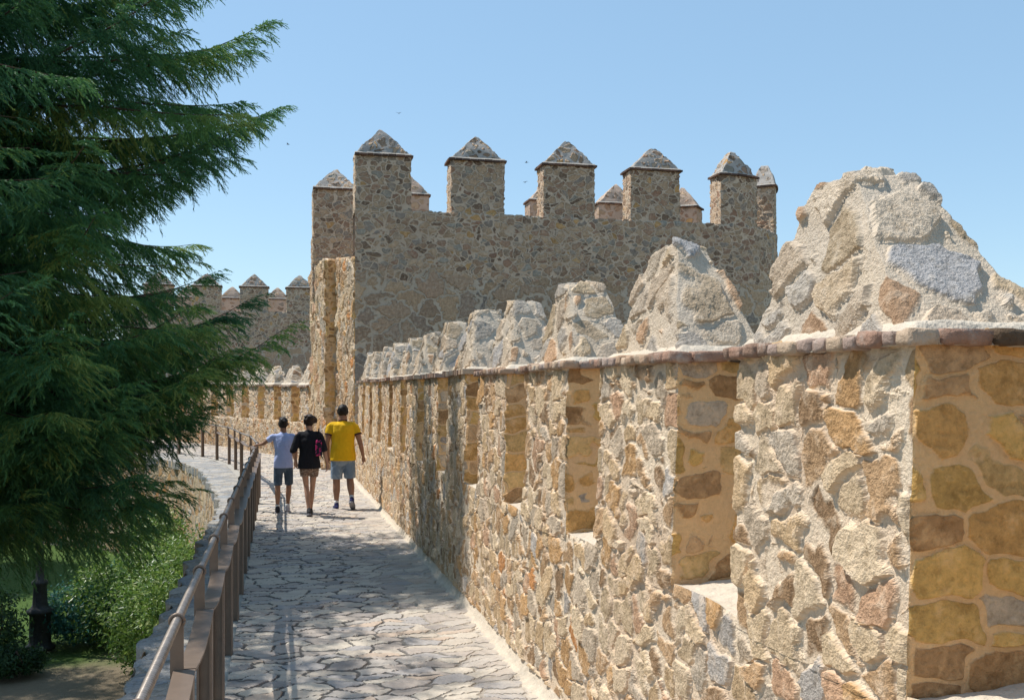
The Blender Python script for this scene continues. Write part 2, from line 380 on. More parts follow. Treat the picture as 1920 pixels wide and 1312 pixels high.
def leaf_mat(name, stops, trans=.35, rough=.55, spec=.3):
    k = NT(name); r = k.attr('rnd', 'Fac'); c = k.ramp(r, stops)
    k.l(c, k.bs.inputs['Base Color']); k.bs.inputs['Roughness'].default_value = rough; k.bs.inputs['Specular IOR Level'].default_value = spec
    tr = k.n('ShaderNodeBsdfTranslucent'); c2 = k.mix(.4, c, (.12, .22, .03)); k.l(c2, tr.inputs[0])
    mx = k.n('ShaderNodeMixShader'); mx.inputs[0].default_value = trans; k.l(k.bs.outputs[0], mx.inputs[1]); k.l(tr.outputs[0], mx.inputs[2]); k.l(mx.outputs[0], k.out.inputs['Surface'])
    return k.m
M['needles'] = leaf_mat('spruce_needles', [(0, (.03, .11, .06)), (.4, (.06, .18, .09)), (.75, (.10, .25, .095)), (.92, (.17, .32, .09)), (1, (.32, .40, .11))], .42)
M['needles2'] = leaf_mat('far_conifer_needles', [(0, (.018, .035, .018)), (.6, (.035, .065, .025)), (1, (.07, .10, .03))], .25)
M['leaf_light'] = leaf_mat('sunlit_shrub_leaves', [(0, (.05, .11, .02)), (.4, (.12, .22, .04)), (.75, (.26, .36, .08)), (1, (.42, .48, .18))], .4, .4, .5)
M['leaf_teal'] = leaf_mat('bluish_shrub_leaves', [(0, (.02, .10, .085)), (.6, (.04, .17, .14)), (1, (.09, .26, .19))], .35, .4, .5)
M['leaf_dark'] = leaf_mat('dark_shrub_leaves', [(0, (.015, .045, .02)), (.6, (.03, .08, .03)), (1, (.06, .12, .04))], .25)
M['leaf_tree'] = leaf_mat('garden_tree_leaves', [(0, (.035, .07, .02)), (.5, (.06, .12, .03)), (1, (.11, .17, .04))], .35)

def ground_mat():
    k = NT('garden_soil_and_lawn'); v = k.attr('rest'); n = k.noise(v, .35, 4, .6); f = k.noise(v, 9, 4, .7)
    g = k.ramp(f, [(0.25, (.035, .075, .012)), (.75, (.09, .15, .03))])
    s = k.scalecol(k.mix(f, (.16, .125, .08), (.25, .20, .14)), 1.0)
    sp = k.n('ShaderNodeSeparateXYZ'); k.l(v, sp.inputs[0])
    w = k.mapr(k.math('ADD', sp.outputs[1], k.math('MULTIPLY', k.math('SUBTRACT', n, .5), 4)), 19.6, 21.0)
    far = k.mapr(k.math('ADD', sp.outputs[1], k.math('MULTIPLY', k.math('SUBTRACT', n, .5), 6)), 37, 38.5)
    c = k.mix(w, s, g); c = k.mix(far, c, (.42, .33, .25)); k.l(c, k.bs.inputs['Base Color']); k.bs.inputs['Roughness'].default_value = .95
    k.bump(k.noise(v, 30, 4, .7), .8, .04); return k.m
M['ground'] = ground_mat()

def cloth(name, c, pat=None):
    k = NT(name); v = k.n('ShaderNodeTexCoord').outputs['Object']
    w = k.noise(v, 7, 3, .6); f = k.noise(v, 220, 2, .6)
    cc = k.scalecol((*c,) if False else k.mix(0., c, c), k.math('ADD', .86, k.math('MULTIPLY', w, .28)))
    if pat: cc = k.mix(k.mapr(k.noise(v, pat[1], 3, .6), .5, .56), cc, pat[0])
    k.l(cc, k.bs.inputs['Base Color']); k.bs.inputs['Roughness'].default_value = .85
    k.bump(k.math('ADD', k.math('MULTIPLY', k.noise(v, 9, 2, .5), 9), f), .6, .006); return k.m
M['skin'] = plain('skin', (.42, .24, .165), .5, 12, .12, coord='obj')
M['skin_tan'] = plain('tanned_skin', (.33, .18, .115), .5, 12, .12, coord='obj')
M['hair'] = plain('dark_hair', (.018, .013, .010), .5, 60, .4, .8, 90, .006, coord='obj')
M['hair_f'] = plain('brown_hair', (.035, .02, .014), .45, 60, .4, .8, 90, .006, coord='obj')
M['yellow'] = cloth('yellow_jersey', (.78, .46, .012)); M['trim'] = cloth('dark_trim', (.05, .02, .025))
M['lilac'] = cloth('pale_blue_tee', (.40, .47, .74)); M['black'] = cloth('black_blouse', (.012, .012, .016))
M['jeans'] = cloth('faded_denim', (.17, .24, .33), ((.26, .33, .42), 6)); M['jeans_d'] = cloth('dark_denim', (.055, .085, .125), ((.085, .12, .17), 7))
M['printed'] = cloth('brown_printed_cloth', (.16, .10, .075), ((.34, .27, .22), 45)); M['floral'] = cloth('floral_print', (.015, .015, .03), ((.55, .03, .16), 26))
M['shoe_blue'] = cloth('navy_shoe', (.03, .035, .12)); M['shoe_w'] = cloth('pale_shoe', (.55, .5, .5)); M['shoe_d'] = cloth('dark_shoe', (.03, .03, .035))
M['sock'] = cloth('white_sock', (.7, .7, .7)); M['sole'] = plain('rubber_sole', (.25, .25, .28), .7, coord='obj')

# ---------------------------------------------------------------- masonry builders
def battlement_merlon(parent, frame, s0, s1, t, zb, zc, res, first_flip=False, seed=0, maps=('face', 'flush'), near=True, cap_h=.55, top_z=None):
    """merlon on a wall: frame(s, n, z) maps along-wall s, inward depth n (0 = path face) to world"""
    L = s1 - s0; H = zc - zb
    nx, ny, nz = max(3, int(t / res)), max(3, int(L / res)), max(3, int(H / res))
    P, Q, S = box_grid(nx, ny, nz, skip=(4,))
    P, Q = weld(P, Q)
    n = P[:, 0] * (t + .003) - .003; s = s0 + P[:, 1] * L; z = zb - .035 + P[:, 2] * (H + .06)
    V = frame(s, n, z)
    V = V + vnoise3(V, 2.2, seed) * np.array([.012, .015, 0]) * np.clip(P[:, 2:3] * 4 - .3, 0, 1)
    # side 0 = path face, 1 = outer face, 2 = near reveal, 3 = far reveal, 5 = top
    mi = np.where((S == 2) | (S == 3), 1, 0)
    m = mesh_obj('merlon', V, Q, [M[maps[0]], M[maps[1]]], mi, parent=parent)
    return m

def brick_course(m, frame, s0, s1, n0, n1, z0, h, wb, seed, near=True, mats=('brick', 'brick_dark'), jit=.004, dark_reveal=True):
    """one ring of bricks round a merlon, rooted under the merlon m"""
    r = random.Random(seed)
    mb = MB(); dk = MB(); g = .012; dep = .11
    def brick(sa, sb, na, nb, dark, rn):
        za = z0 + r.uniform(-.004, .004); zb = za + h + r.uniform(-.006, .004)
        c = [(sa, na, za), (sa, nb, za), (sb, nb, za), (sb, na, za), (sa, na, zb), (sa, nb, zb), (sb, nb, zb), (sb, na, zb)]
        c = np.array(c); W = frame(c[:, 0], c[:, 1], c[:, 2])
        (dk if dark else mb).box(W, n=(4, 4, 3) if near else (1, 1, 1), rnd=rn, rad=.008 if near else 0, jit=jit*1.3 if near else 0, seed=r.randint(0, 99))
    s = s0
    while s < s1 - .03:                       # along the path face: headers
        w = min(r.uniform(.75, 1.25) * wb, s1 - s)
        if s1 - s - w < .05: w = s1 - s
        o = r.uniform(-.008, .006)
        brick(s + g / 2, s + w - g / 2, n0 + o, n0 + dep, False, r.random())
        brick(s + g / 2, s + w - g / 2, n1 - dep, n1 - o, False, r.random()); s += w
    n = n0 + dep
    while n < n1 - dep - .03:                 # across both ends: long bricks
        w = min(r.uniform(.9, 1.2) * wb * 2.1, n1 - dep - n)
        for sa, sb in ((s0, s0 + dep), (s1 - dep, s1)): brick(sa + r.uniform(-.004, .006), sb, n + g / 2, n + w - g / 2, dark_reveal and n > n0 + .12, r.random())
        n += w
    b = mb.build('brick_course', M[mats[0]], m, smooth=near)
    if dk.n: dk.build('dark_end_brick', M[mats[1]], m, smooth=near)
    return b

def cap_stack(m, frame, s0, s1, n0, n1, z0, zm, zt, res, seed, ov, top=(.30, .16), mats=('mortar', 'cap'), lump=.045, conv=.10, skirt=.05, shift=0):
    """mortar bed sloping up from the bricks, then the lumpy stone pyramid"""
    def fr(c): c = np.asarray(c, float); return frame(c[:, 0], c[:, 1], c[:, 2])
    P, Q, S = box_grid(max(4, int((n1-n0)/res)), max(4, int((s1-s0)/res)), max(2, int((zm-z0)/res)), skip=()); P, Q = weld(P, Q)
    a = .012; b = skirt + .03
    c8 = [(s0+a, n0+a, z0), (s0+a, n1-a, z0), (s1-a, n1-a, z0), (s1-a, n0+a, z0), (s0+b, n0+b, zm), (s0+b, n1-b, zm), (s1-b, n1-b, zm), (s1-b, n0+b, zm)]
    lc = trilin(P, c8); V = frame(lc[:, 0], lc[:, 1], lc[:, 2])
    mesh_obj('mortar_bed', V, Q, M[mats[0]], parent=m)
    r = random.Random(seed * 7 + 1); H = zt - zm
    P, Q, S = box_grid(max(6, int((n1-n0)/res)), max(6, int((s1-s0)/res)), max(6, int((H+.3)/res)), skip=(4,)); P, Q = weld(P, Q)
    sc_, nc = (s0+s1)/2 + r.uniform(-.04, .04) + shift, (n0+n1)/2 + r.uniform(-.02, .02)
    tl, tw = top[0] * r.uniform(.8, 1.25) / 2, top[1] * r.uniform(.85, 1.2) / 2
    dz = [r.uniform(-.03, .03) for _ in range(4)]
    q = skirt + .02
    c8 = [(s0+q, n0+q, zm-.07), (s0+q, n1-q, zm-.07), (s1-q, n1-q, zm-.07), (s1-q, n0+q, zm-.07),
          (sc_-tl, nc-tw, zt+dz[0]), (sc_-tl, nc+tw, zt+dz[1]), (sc_+tl, nc+tw, zt+dz[2]), (sc_+tl, nc-tw, zt+dz[3])]
    lc = trilin(P, c8)
    bul = np.sin(P[:, 2] * np.pi)[:, None] * conv
    lc[:, 0:1] += (P[:, 1:2] - .5) * bul; lc[:, 1:2] += (P[:, 0:1] - .5) * bul * .8
    V = frame(lc[:, 0], lc[:, 1], lc[:, 2])
    amp = np.clip(P[:, 2:3] * 4, .25, 1) * lump * (1 - .5 * P[:, 2:3])
    V = V + vnoise3(V, 4.2, seed) * amp + vnoise3(V, 9.5, seed + 5) * amp * .45
    mesh_obj('cap', V, Q, M[mats[1]], parent=m)

def section_wall(name, frame, svals, prof, mats, midx, parent, smooth=True, flip=False, zfun=None, ragged=None):
    """sweep a cross-section prof [(n,z)...] along s"""
    S = np.repeat(np.asarray(svals, float), len(prof)); pr = np.asarray(prof, float)
    N = np.tile(pr[:, 0], len(svals)); Z = np.tile(pr[:, 1], len(svals))
    if zfun is not None: Z = zfun(S, N, Z)
    V = frame(S, N, Z)
    Q = grid_faces(len(svals), len(prof), 0, flip)
    mi = np.tile(np.asarray(midx)[:-1], len(svals) - 1)
    if ragged is not None:      # uneven boundary between small rubble (0) above and big blocks (1) below
        c = V[Q].mean(1); low = c[:, 2] < ragged + vnoise(c, 1.1, 7) * .22 + vnoise(c, 3.3, 9) * .12
        mi = np.where((mi < 2), np.where(low, 1, 0), mi)
    return mesh_obj(name, V, Q, mats, mi, smooth=smooth, parent=parent)

def subdiv(pts, res):
    """resample polyline [(a,b,tag)] keeping corners"""
    out = []; 
    for (a, b) in zip(pts[:-1], pts[1:]):
        L = math.hypot(b[0]-a[0], b[1]-a[1]); k = max(1, int(L / (a[3] if len(a) > 3 else res)))
        for i in range(k): t = i / k; out.append((a[0]+(b[0]-a[0])*t, a[1]+(b[1]-a[1])*t, a[2]))
    out.append((pts[-1][0], pts[-1][1], pts[-1][2])); return out

# ================================================================= main battlemented wall on the right of the path
WX = 1.70
def fr_main(s, n, z):
    s, n, z = np.broadcast_arrays(np.asarray(s, float), np.asarray(n, float), np.asarray(z, float))
    lean = np.clip((z - 1.1) * -.03, -.02, .03)
    return np.stack([WX + n - lean * np.clip(1 - n / .5, 0, 1), s, z], -1)
def zc_main(s): return 2.085 + (s - 3.0) * .0068           # underside of the brick coping
SILL = 1.10; TH = .55
wall = empty('battlement_wall', (WX, 12, 0), 'long rubble stone parapet wall with pointed merlons running along the right side of the walkway', 'wall')
near_edges = [(.80, 1.82)]
s = 2.44
while s < 22.6: near_edges.append((s, s + 1.06)); s += 1.69
sv = [0.3]
while sv[-1] < 23.42: sv.append(sv[-1] + float(np.clip(.0034 * sv[-1], .011, .045)))
sv = np.array(sv); sv[-1] = 23.42
def sill_bump(S, N, Z):
    # rounded mortar sills between the merlons
    g = np.full(S.shape, 0.0)
    for a, b in zip(near_edges[:-1], near_edges[1:]):
        m = (S > a[1]) & (S < b[0]); u = (S - a[1]) / (b[0] - a[1])
        g = np.where(m, np.sin(np.pi * np.clip(u, 0, 1)) ** .5, g)
    return Z + np.where((Z > SILL - .012) & (N > -.01), g * .05 * np.clip(.35 + N * 2.2, 0, 1.3), 0)
prof = subdiv([(-.11, .002, 1, .02), (-.035, .035, 1, .02), (.0, .10, 0, .013), (.0, SILL, 2, .02), (TH, SILL + .02, 0, .05), (TH, -3.0, 0)], .03)
section_wall('parapet', fr_main, sv, [(p[0], p[1]) for p in prof], [M['face'], M['mortar'], M['sill']], [p[2] for p in prof], wall, zfun=sill_bump, flip=True)
for i, (a, b) in enumerate(near_edges):
    c = (a + b) / 2; zc = zc_main(c); near = c < 9
    res = float(np.clip(.0032 * c, .009, .035))
    jz = [0, 0, .0, .0, -.006, .01][i % 6]
    m = battlement_merlon(wall, fr_main, a, b, TH, SILL, zc, res, seed=i)
    ov = .055
    brick_course(m, fr_main, a - ov, b + ov, -ov, TH + ov, zc + jz, .048, .092, i, near=near)
    rr = max(res * 1.1, .013)
    cap_stack(m, fr_main, a - ov + .006, b + ov - .006, -ov + .006, TH + ov - .006, zc + jz + .004, zc + jz + .075, zc + jz + .60 + random.Random(i).uniform(-.03, .03) + {1: .06, 2: -.05}.get(i, 0), rr, i, ov, lump=.024, top=(.26, .22) if i == 1 else (.28, .20), conv=-.01 if i != 1 else .0, skirt=.07 if i != 1 else .04, shift=.18 if i == 1 else 0)

# ================================================================= walkway
LEFT = [(-3, -1.0), (18, -1.0), (20, -1.15), (24, -1.6), (27, -2.0), (29.7, -2.6), (32, -3.6), (34.5, -5.5), (37, -9), (60, -11)]
RAIL = [(-3, -.40), (20.2, -.40), (22.4, -.60), (24.66, -.90), (26.76, -1.12), (28.9, -1.38), (30.8, -1.82), (32.5, -2.35), (34.1, -3.2), (35.6, -4.6), (37.0, -7.6), (60, -10)]
def interp(tab, y): return np.interp(y, [t[0] for t in tab], [t[1] for t in tab])
RIGHT = [(-3, 1.72), (24, 1.80), (29, 2.2), (47, -1.5), (60, -4)]
def strip(name, ya, yb, fl, fr, nx, res_y, mat, z=0.0, parent=None, und=0.0):
    ys = [ya]
    while ys[-1] < yb: ys.append(ys[-1] + max(res_y, res_y * ys[-1] / 8))
    ys = np.array(ys); u = np.linspace(0, 1, nx)
    Y, U = np.meshgrid(ys, u, indexing='ij'); X = fl(Y) * (1 - U) + fr(Y) * U
    V = np.stack([X, Y, np.full(X.shape, z)], -1).reshape(-1, 3)
    if und: V[:, 2] += vnoise(V * np.array([1, 1, 0]), .9, 4) * und
    return mesh_obj(name, V, grid_faces(len(ys), nx, flip=True), mat, parent=parent)
strip('path', -3, 58, lambda y: interp(RAIL, y) + .06, lambda y: interp(RIGHT, y), 150, .014, M['paving'], 0, und=.008)['kind'] = 'structure'
strip('kerb', -3, 58, lambda y: interp(RAIL, y) - .10, lambda y: interp(RAIL, y) + .085, 12, .05, M['kerb'], .012)['kind'] = 'structure'
def kerb_thick():
    pass
rw = empty('retaining_wall', (-1, 10, -3), 'tall rubble retaining wall carrying the walkway above the garden, topped by rough stone slabs', 'wall')
def ledge_left(y): return interp(LEFT, y) + .05 * np.sin(y * 5.1) * np.sin(y * 1.7) + .03 * np.sin(y * 11.3)
ys = [-3.]
while ys[-1] < 58: ys.append(ys[-1] + max(.02, .0022 * ys[-1]))
ys = np.array(ys); u = np.concatenate([np.full(5, 0.), np.linspace(0, 1, 30)]); dz = np.concatenate([np.linspace(-.2, -.02, 5), np.zeros(30)])
Y, U = np.meshgrid(ys, u, indexing='ij'); X = ledge_left(Y) * (1 - U) + (interp(RAIL, Y) - .09) * U
V = np.stack([X, Y, .004 + np.broadcast_to(dz, X.shape)], -1).reshape(-1, 3); V[:, 2] += vnoise(V * np.array([1, 1, 0]), 1.5, 4) * .015
mesh_obj('stone_ledge', V, grid_faces(len(ys), len(u), flip=True), M['ledge'], parent=rw)
ys = np.linspace(-3, 58, 1100)
zs = np.linspace(0.0, -3.4, 80)
Y, Z = np.meshgrid(ys, zs, indexing='ij'); X = interp(LEFT, Y) + .03 + (Z * -.03) * -1
V = np.stack([X, Y, Z], -1).reshape(-1, 3); mesh_obj('wall_face', V, grid_faces(len(ys), len(zs)), M['retain'], parent=rw)
# garden ground: one sheet to the horizon
gx = np.concatenate([np.linspace(-900, -40, 12), np.linspace(-36, 40, 120), np.linspace(45, 900, 12)]); gy = np.concatenate([np.linspace(-300, -5, 8), np.linspace(-2, 60, 110), np.linspace(65, 1500, 14)])
X, Y = np.meshgrid(gx, gy, indexing='ij'); V = np.stack([X, Y, np.full(X.shape, -3.05)], -1).reshape(-1, 3)
V[:, 2] += vnoise(V * [1, 1, 0], .25, 3) * .08
mesh_obj('garden_ground', V, grid_faces(len(gx), len(gy)), M['ground'])['kind'] = 'structure'

# ================================================================= railing
rail = empty('railing', (-.4, 12, 0), 'brown steel railing with a ribbed round handrail following the left edge of the walkway', 'railing')
RH = 1.04
posts = [(-.40, 4.21 + 1.165 * k) for k in range(-3, 14)] + [(-.60, 22.4), (-.90, 24.66), (-1.12, 26.76), (-1.38, 28.9), (-1.82, 30.8), (-2.35, 32.5), (-3.2, 34.1), (-4.6, 35.6), (-7.6, 37)]
PX = np.array([p[0] for p in posts]); PY = np.array([p[1] for p in posts])
def tangent(k):
    a, b = max(0, k - 1), min(len(posts) - 1, k + 1); t = np.array([PX[b] - PX[a], PY[b] - PY[a]]); return t / np.linalg.norm(t)
def pbox(mb, c, t, x0, x1, y0, y1, z0, z1, **k):
    nrm = np.array([t[1], -t[0]])      # to the right of travel (path side)
    pt = lambda x, y, z: (c[0] + nrm[0]*x + t[0]*y, c[1] + nrm[1]*x + t[1]*y, z)
    mb.box([pt(x0,y0,z0), pt(x1,y0,z0), pt(x1,y1,z0), pt(x0,y1,z0), pt(x0,y0,z1), pt(x1,y0,z1), pt(x1,y1,z1), pt(x0,y1,z1)], **k)
for k, (px, py) in enumerate(posts):
    t = tangent(k); c = np.array([px, py]); mb = MB()
    mb_low = RH - .20
    pbox(mb, c, t, -.010, .062, -.006, .006, -.02, mb_low, n=(2, 1, 2))           # wide flange
    pbox(mb, c, t, .052, .064, -.045, .055, -.02, mb_low - .012, n=(1, 2, 2))      # inner web
    pbox(mb, c, t, -.012, .000, -.035, .045, -.02, mb_low - .012, n=(1, 2, 2))
    pbox(mb, c, t, -.026, .026, -.0065, .0065, mb_low - .03, RH - .012, n=(1, 1, 1))  # stub that carries the ring
    po = mb.build('post', M['metal'], rail)
    rg = MB(); a = np.linspace(0, 2 * np.pi, 18); nrm = np.array([t[1], -t[0]])
    pts = [(c[0] + nrm[0]*.027*math.cos(x), c[1] + nrm[1]*.027*math.cos(x), RH + .027*math.sin(x)) for x in a]
    rg.tube(pts, .0075, 6); rg.build('ring', M['metal'], po, smooth=True)
# lower flat rail, sagging between the posts
mb = MB()
for k in range(len(posts) - 1):
    a, b = np.array(posts[k]), np.array(posts[k+1]); t = (b - a) / np.linalg.norm(b - a); nrm = np.array([t[1], -t[0]])
    n = 12; u = np.linspace(0, 1, n); zt = RH - .195 - .05 * np.sin(np.pi * u)
    V = []
    for ui, z in zip(u, zt):
        c = a + (b - a) * (.006 + ui * .99)
        for x, dz in ((-.014, 0), (.072, 0), (.072, -.012), (-.014, -.012)): V.append((c[0] + nrm[0]*x, c[1] + nrm[1]*x, z + dz))
    i = np.arange(n - 1)[:, None] * 4; j = np.arange(4)[None, :]; kk = (j + 1) % 4
    mb.add(np.array(V), np.stack([i + j, i + kk, i + 4 + kk, i + 4 + j], -1).reshape(-1, 4))
mb.build('lower_rail', M['metal'], rail)
# ribbed handrail
hp = [(PX[0], -.5)] + list(zip(PX, PY)); hp = np.array(hp)
dist = np.concatenate([[0], np.cumsum(np.linalg.norm(np.diff(hp, axis=0), axis=1))])
st = []; d = 0
while d < dist[-1]: st.append(d); d += .0042 if d < 9 else (.012 if d < 16 else .08)
st = np.array(st); cx = np.interp(st, dist, hp[:, 0]); cy = np.interp(st, dist, hp[:, 1])
ns = 14; a = np.linspace(0, 2 * np.pi, ns, endpoint=False)
tx, ty = np.gradient(cx), np.gradient(cy); ln = np.hypot(tx, ty); tx /= ln; ty /= ln
cz = RH + .0 * cx
rib = .0175 + .0022 * np.clip(np.cos(2 * np.pi * st[:, None] / .021 + a[None, :]) * 1.5, -1, 1)
V = np.stack([cx[:, None] + ty[:, None] * np.cos(a) * rib, cy[:, None] - tx[:, None] * np.cos(a) * rib, cz[:, None] + np.sin(a) * rib], -1).reshape(-1, 3)
i = np.arange(len(st) - 1)[:, None] * ns; j = np.arange(ns)[None, :]; k = (j + 1) % ns
mesh_obj('handrail', V, np.stack([i + j, i + ns + j, i + ns + k, i + k], -1).reshape(-1, 4), M['cable'], parent=rail)

# ================================================================= big tower
TY = 23.42
tower = empty('stone_tower', (7, 26, -3), 'large rubble stone tower with a rounded end and pointed merlons where the walkway wall ends', 'tower')
ZS, ZE = 6.28, 7.54
def poly_frame(pts, closed=False):
    P = np.array(pts, float); d = np.concatenate([[0], np.cumsum(np.linalg.norm(np.diff(P, axis=0), axis=1))])
    def fr(s, n, z):
        s, n, z = np.broadcast_arrays(np.asarray(s, float), np.asarray(n, float), np.asarray(z, float))
        x = np.interp(s, d, P[:, 0]); y = np.interp(s, d, P[:, 1]); e = .05
        tx = np.interp(s + e, d, P[:, 0]) - np.interp(s - e, d, P[:, 0]); ty = np.interp(s + e, d, P[:, 1]) - np.interp(s - e, d, P[:, 1])
        L = np.hypot(tx, ty) + 1e-9
        # n > 0 goes to the inside (left of travel)
        return np.stack([x - ty / L * n, y + tx / L * n, z], -1)
    return fr, d[-1]
arc = [(10.9 + 2.62 * math.sin(t), TY + 2.62 - 2.62 * math.cos(t)) for t in np.linspace(0, math.pi, 40)]
outline = [(1.72, TY)] + arc + [(.92, TY + 5.24)]
fr_t, Lt = poly_frame(outline)
res = .045
TT = .62
sv = np.arange(0, Lt, res); prof = subdiv([(0, -3.1, 1, .12), (0, 2.0, 1, .05), (0, 4.85, 0, .045), (0, ZS, 2, .06), (TT, ZS, 3, .08), (TT, 4.9, 3)], .05)
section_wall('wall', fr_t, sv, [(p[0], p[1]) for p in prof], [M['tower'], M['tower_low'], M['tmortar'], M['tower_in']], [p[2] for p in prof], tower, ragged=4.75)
# wall walk on top (floor inside the parapet)
mb = MB(); mb.abox(1.9, 11.2, TY + .4, TY + 4.85, 4.7, 4.92, n=(8, 4, 1)); mb.abox(11.2, 12.7, TY + 1.35, TY + 3.9, 4.7, 4.92, n=(2, 2, 1)); mb.build('tower_floor', M['sill'], tower)
def tower_merlon(parent, fr, s0, s1, seed, zs=ZS, ze=ZE, t=TT, res=.04, mats=('tower', 'tower', 'tmortar', 'tower_cap', 'tbrick'), caph=.66, top=(.08, .07)):
    m = battlement_merlon(parent, fr, s0, s1, t, zs, ze, res, seed=seed, maps=(mats[0], mats[1]))
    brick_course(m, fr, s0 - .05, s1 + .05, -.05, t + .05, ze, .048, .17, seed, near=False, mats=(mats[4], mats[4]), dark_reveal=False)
    cap_stack(m, fr, s0 - .055, s1 + .055, -.055, t + .055, ze + .01, ze + .085, ze + caph, res, seed, .05, top=top, mats=(mats[2], mats[3]), lump=.028, conv=.06, skirt=.03)
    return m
for i, cx_ in enumerate((2.38, 4.64, 6.92, 9.17)):
    tower_merlon(tower, fr_t, cx_ - .66 - 1.72, cx_ + .66 - 1.72, 40 + i)
s_arc = 10.9 - 1.72
tower_merlon(tower, fr_t, s_arc + .02, s_arc + 1.22, 45, caph=.66, top=(.2, .15))
tower_merlon(tower, fr_t, s_arc + 2.35, s_arc + 3.5, 46, caph=.66, top=(.25, .2))
tower_merlon(tower, fr_t, s_arc + 4.6, s_arc + 5.7, 47)
tower_merlon(tower, fr_t, s_arc + 6.5, s_arc + 7.7, 48, mats=('tower_in', 'tower_in', 'tmortar', 'tower_in', 'tbrick'))
back0 = s_arc + math.pi * 2.62
for i, xl in enumerate((9.2, 7.1, 5.0, 2.85)):
    sb = back0 + (10.9 - (xl + 1.3)); tower_merlon(tower, fr_t, sb, sb + 1.3, 50 + i, mats=('tower_in', 'tower_in', 'tmortar', 'tower_in', 'tbrick'), ze=7.58)

# lit side wall of the tower facing the path, with its stepped buttress
side = [(.90, TY + 5.2), (1.16, TY + 2.6), (1.46, TY + 2.6), (1.715, TY + .01)]
def side_piece(name, a, b, z0, za, zb, mat, parent, res=.04, n_in=.5, seed=0):
    a, b = np.array(a), np.array(b); L = np.linalg.norm(b - a); t = (b - a) / L; nrm = np.array([-t[1], t[0]])
    # nrm points to +x side
    if nrm[0] < 0: nrm = -nrm
    P, Q, S = box_grid(max(2, int(n_in / .12)), max(3, int(L / res)), int(7 / .05), skip=(4,)); P, Q = weld(P, Q)
    pos = a + P[:, 1:2] * (b - a) + P[:, 0:1] * n_in * nrm
    z = z0 + P[:, 2] * ((za * (1 - P[:, 1]) + zb * P[:, 1]) - z0)
    V = np.column_stack([pos, z]); V = V + vnoise3(V, 1.6, seed) * .02
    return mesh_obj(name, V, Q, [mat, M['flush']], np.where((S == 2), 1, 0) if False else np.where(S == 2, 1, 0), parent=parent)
side_piece('side_wall', (1.715, TY + .03), (1.47, TY + 2.62), -.1, 5.12, 5.40, M['tower_side'], tower, seed=1, n_in=.6)
# curved crest of that wall near the corner
side_piece('buttress', (1.16, TY + 2.6), (.90, TY + 5.2), -.1, 5.42, 5.38, M['tower_side'], tower, seed=2, n_in=.62)
# tall corner merlon at the back
fr_c, _ = poly_frame([(.90, TY + 4.2), (2.14, TY + 4.2), (4, TY + 4.2)])
P, Q, S = box_grid(28, 18, 50, skip=(4,)); P, Q = weld(P, Q)
V = trilin(P, [(.90, TY+4.2, 4.6), (2.16, TY+4.2, 4.6), (2.16, TY+5.2, 4.6), (.90, TY+5.2, 4.6), (.90, TY+4.2, ZS-.02), (2.16, TY+4.2, ZS-.02), (2.16, TY+5.2, ZS-.02), (.90, TY+5.2, ZS-.02)])
mesh_obj('corner_turret', V, Q, M['tower'], parent=tower)
tower_merlon(tower, fr_c, 0.0, 1.25, 60, zs=ZS, ze=7.55, t=1.0)

# ================================================================= far battlement wall beyond the bend
fwall = empty('battlement_wall', (-1, 37, 0), 'distant pointed battlement wall curving left beyond the tower, behind the three walkers', 'wall')
fpts = [(1.15, 27.6), (.55, 30.2), (-.1, 32.6), (-.85, 35.2), (-1.75, 38.0), (-2.9, 41.2), (-4.6, 45.0), (-7.0, 49)]
# travel away from the viewer: inside (left of travel) is the path side, so run the other way
fr_f, Lf = poly_frame(fpts[::-1])
def fr_fw(s, n, z): return fr_f(np.asarray(s, float), np.asarray(n, float), z)
sv = np.arange(0, Lf, .06)
fprof = subdiv([(0, -.05, 0, .06), (0, 1.12, 2, .08), (.55, 1.14, 0, .1), (.55, -2.5, 0)], .06)
def inv(fr):  # make n increase away from the path
    return lambda s, n, z: fr(s, n, z)
section_wall('parapet', inv(fr_f), sv, [(p[0], p[1]) for p in fprof], [M['face_far'], M['mortar'], M['sill']], [p[2] for p in fprof], fwall)
s = Lf - 1.5; i = 0
while s > .5:
    zc = 2.16 + (Lf - s) * .012
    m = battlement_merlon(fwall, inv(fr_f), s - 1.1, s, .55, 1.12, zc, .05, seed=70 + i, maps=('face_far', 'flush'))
    brick_course(m, inv(fr_f), s - 1.15, s + .05, -.05, .60, zc, .055, .14, i, near=False, dark_reveal=False)
    cap_stack(m, inv(fr_f), s - 1.15, s + .05, -.05, .60, zc + .01, zc + .12, zc + .66, .045, 70 + i, .05, top=(.25, .16), conv=.05)
    s -= 1.95; i += 1

# ================================================================= far tower in the background
ft = empty('stone_tower', (-1, 52, -3), 'smaller looking distant square tower with pointed merlons seen between the spruce and the big tower', 'tower')
FY = 50.0
outl = [(-7.2, FY), (2.8, FY), (2.8, FY + 6), (-7.2, FY + 6), (-7.2, FY + .1)]
fr_2, L2 = poly_frame(outl)
sv = np.arange(0, L2, .1); prof = subdiv([(0, -3.1, 1, .2), (0, 4.3, 0, .09), (0, 6.0, 2, .15), (.6, 6.0, 3, .15), (.6, 4.5, 3)], .1)
section_wall('wall', fr_2, sv, [(p[0], p[1]) for p in prof], [M['tower'], M['tower_low'], M['tmortar'], M['tower_in']], [p[2] for p in prof], ft, ragged=4.2)
mb = MB(); mb.abox(-7.0, 2.6, FY + .4, FY + 5.6, 4.3, 4.55, n=(4, 4, 1)); mb.build('tower_floor', M['sill'], ft)
for i, c in enumerate((-5.6, -3.4, -1.18, 1.02)):
    tower_merlon(ft, fr_2, c + 7.2 - .68, c + 7.2 + .68, 80 + i, zs=6.0, ze=7.17, t=.6, res=.08)
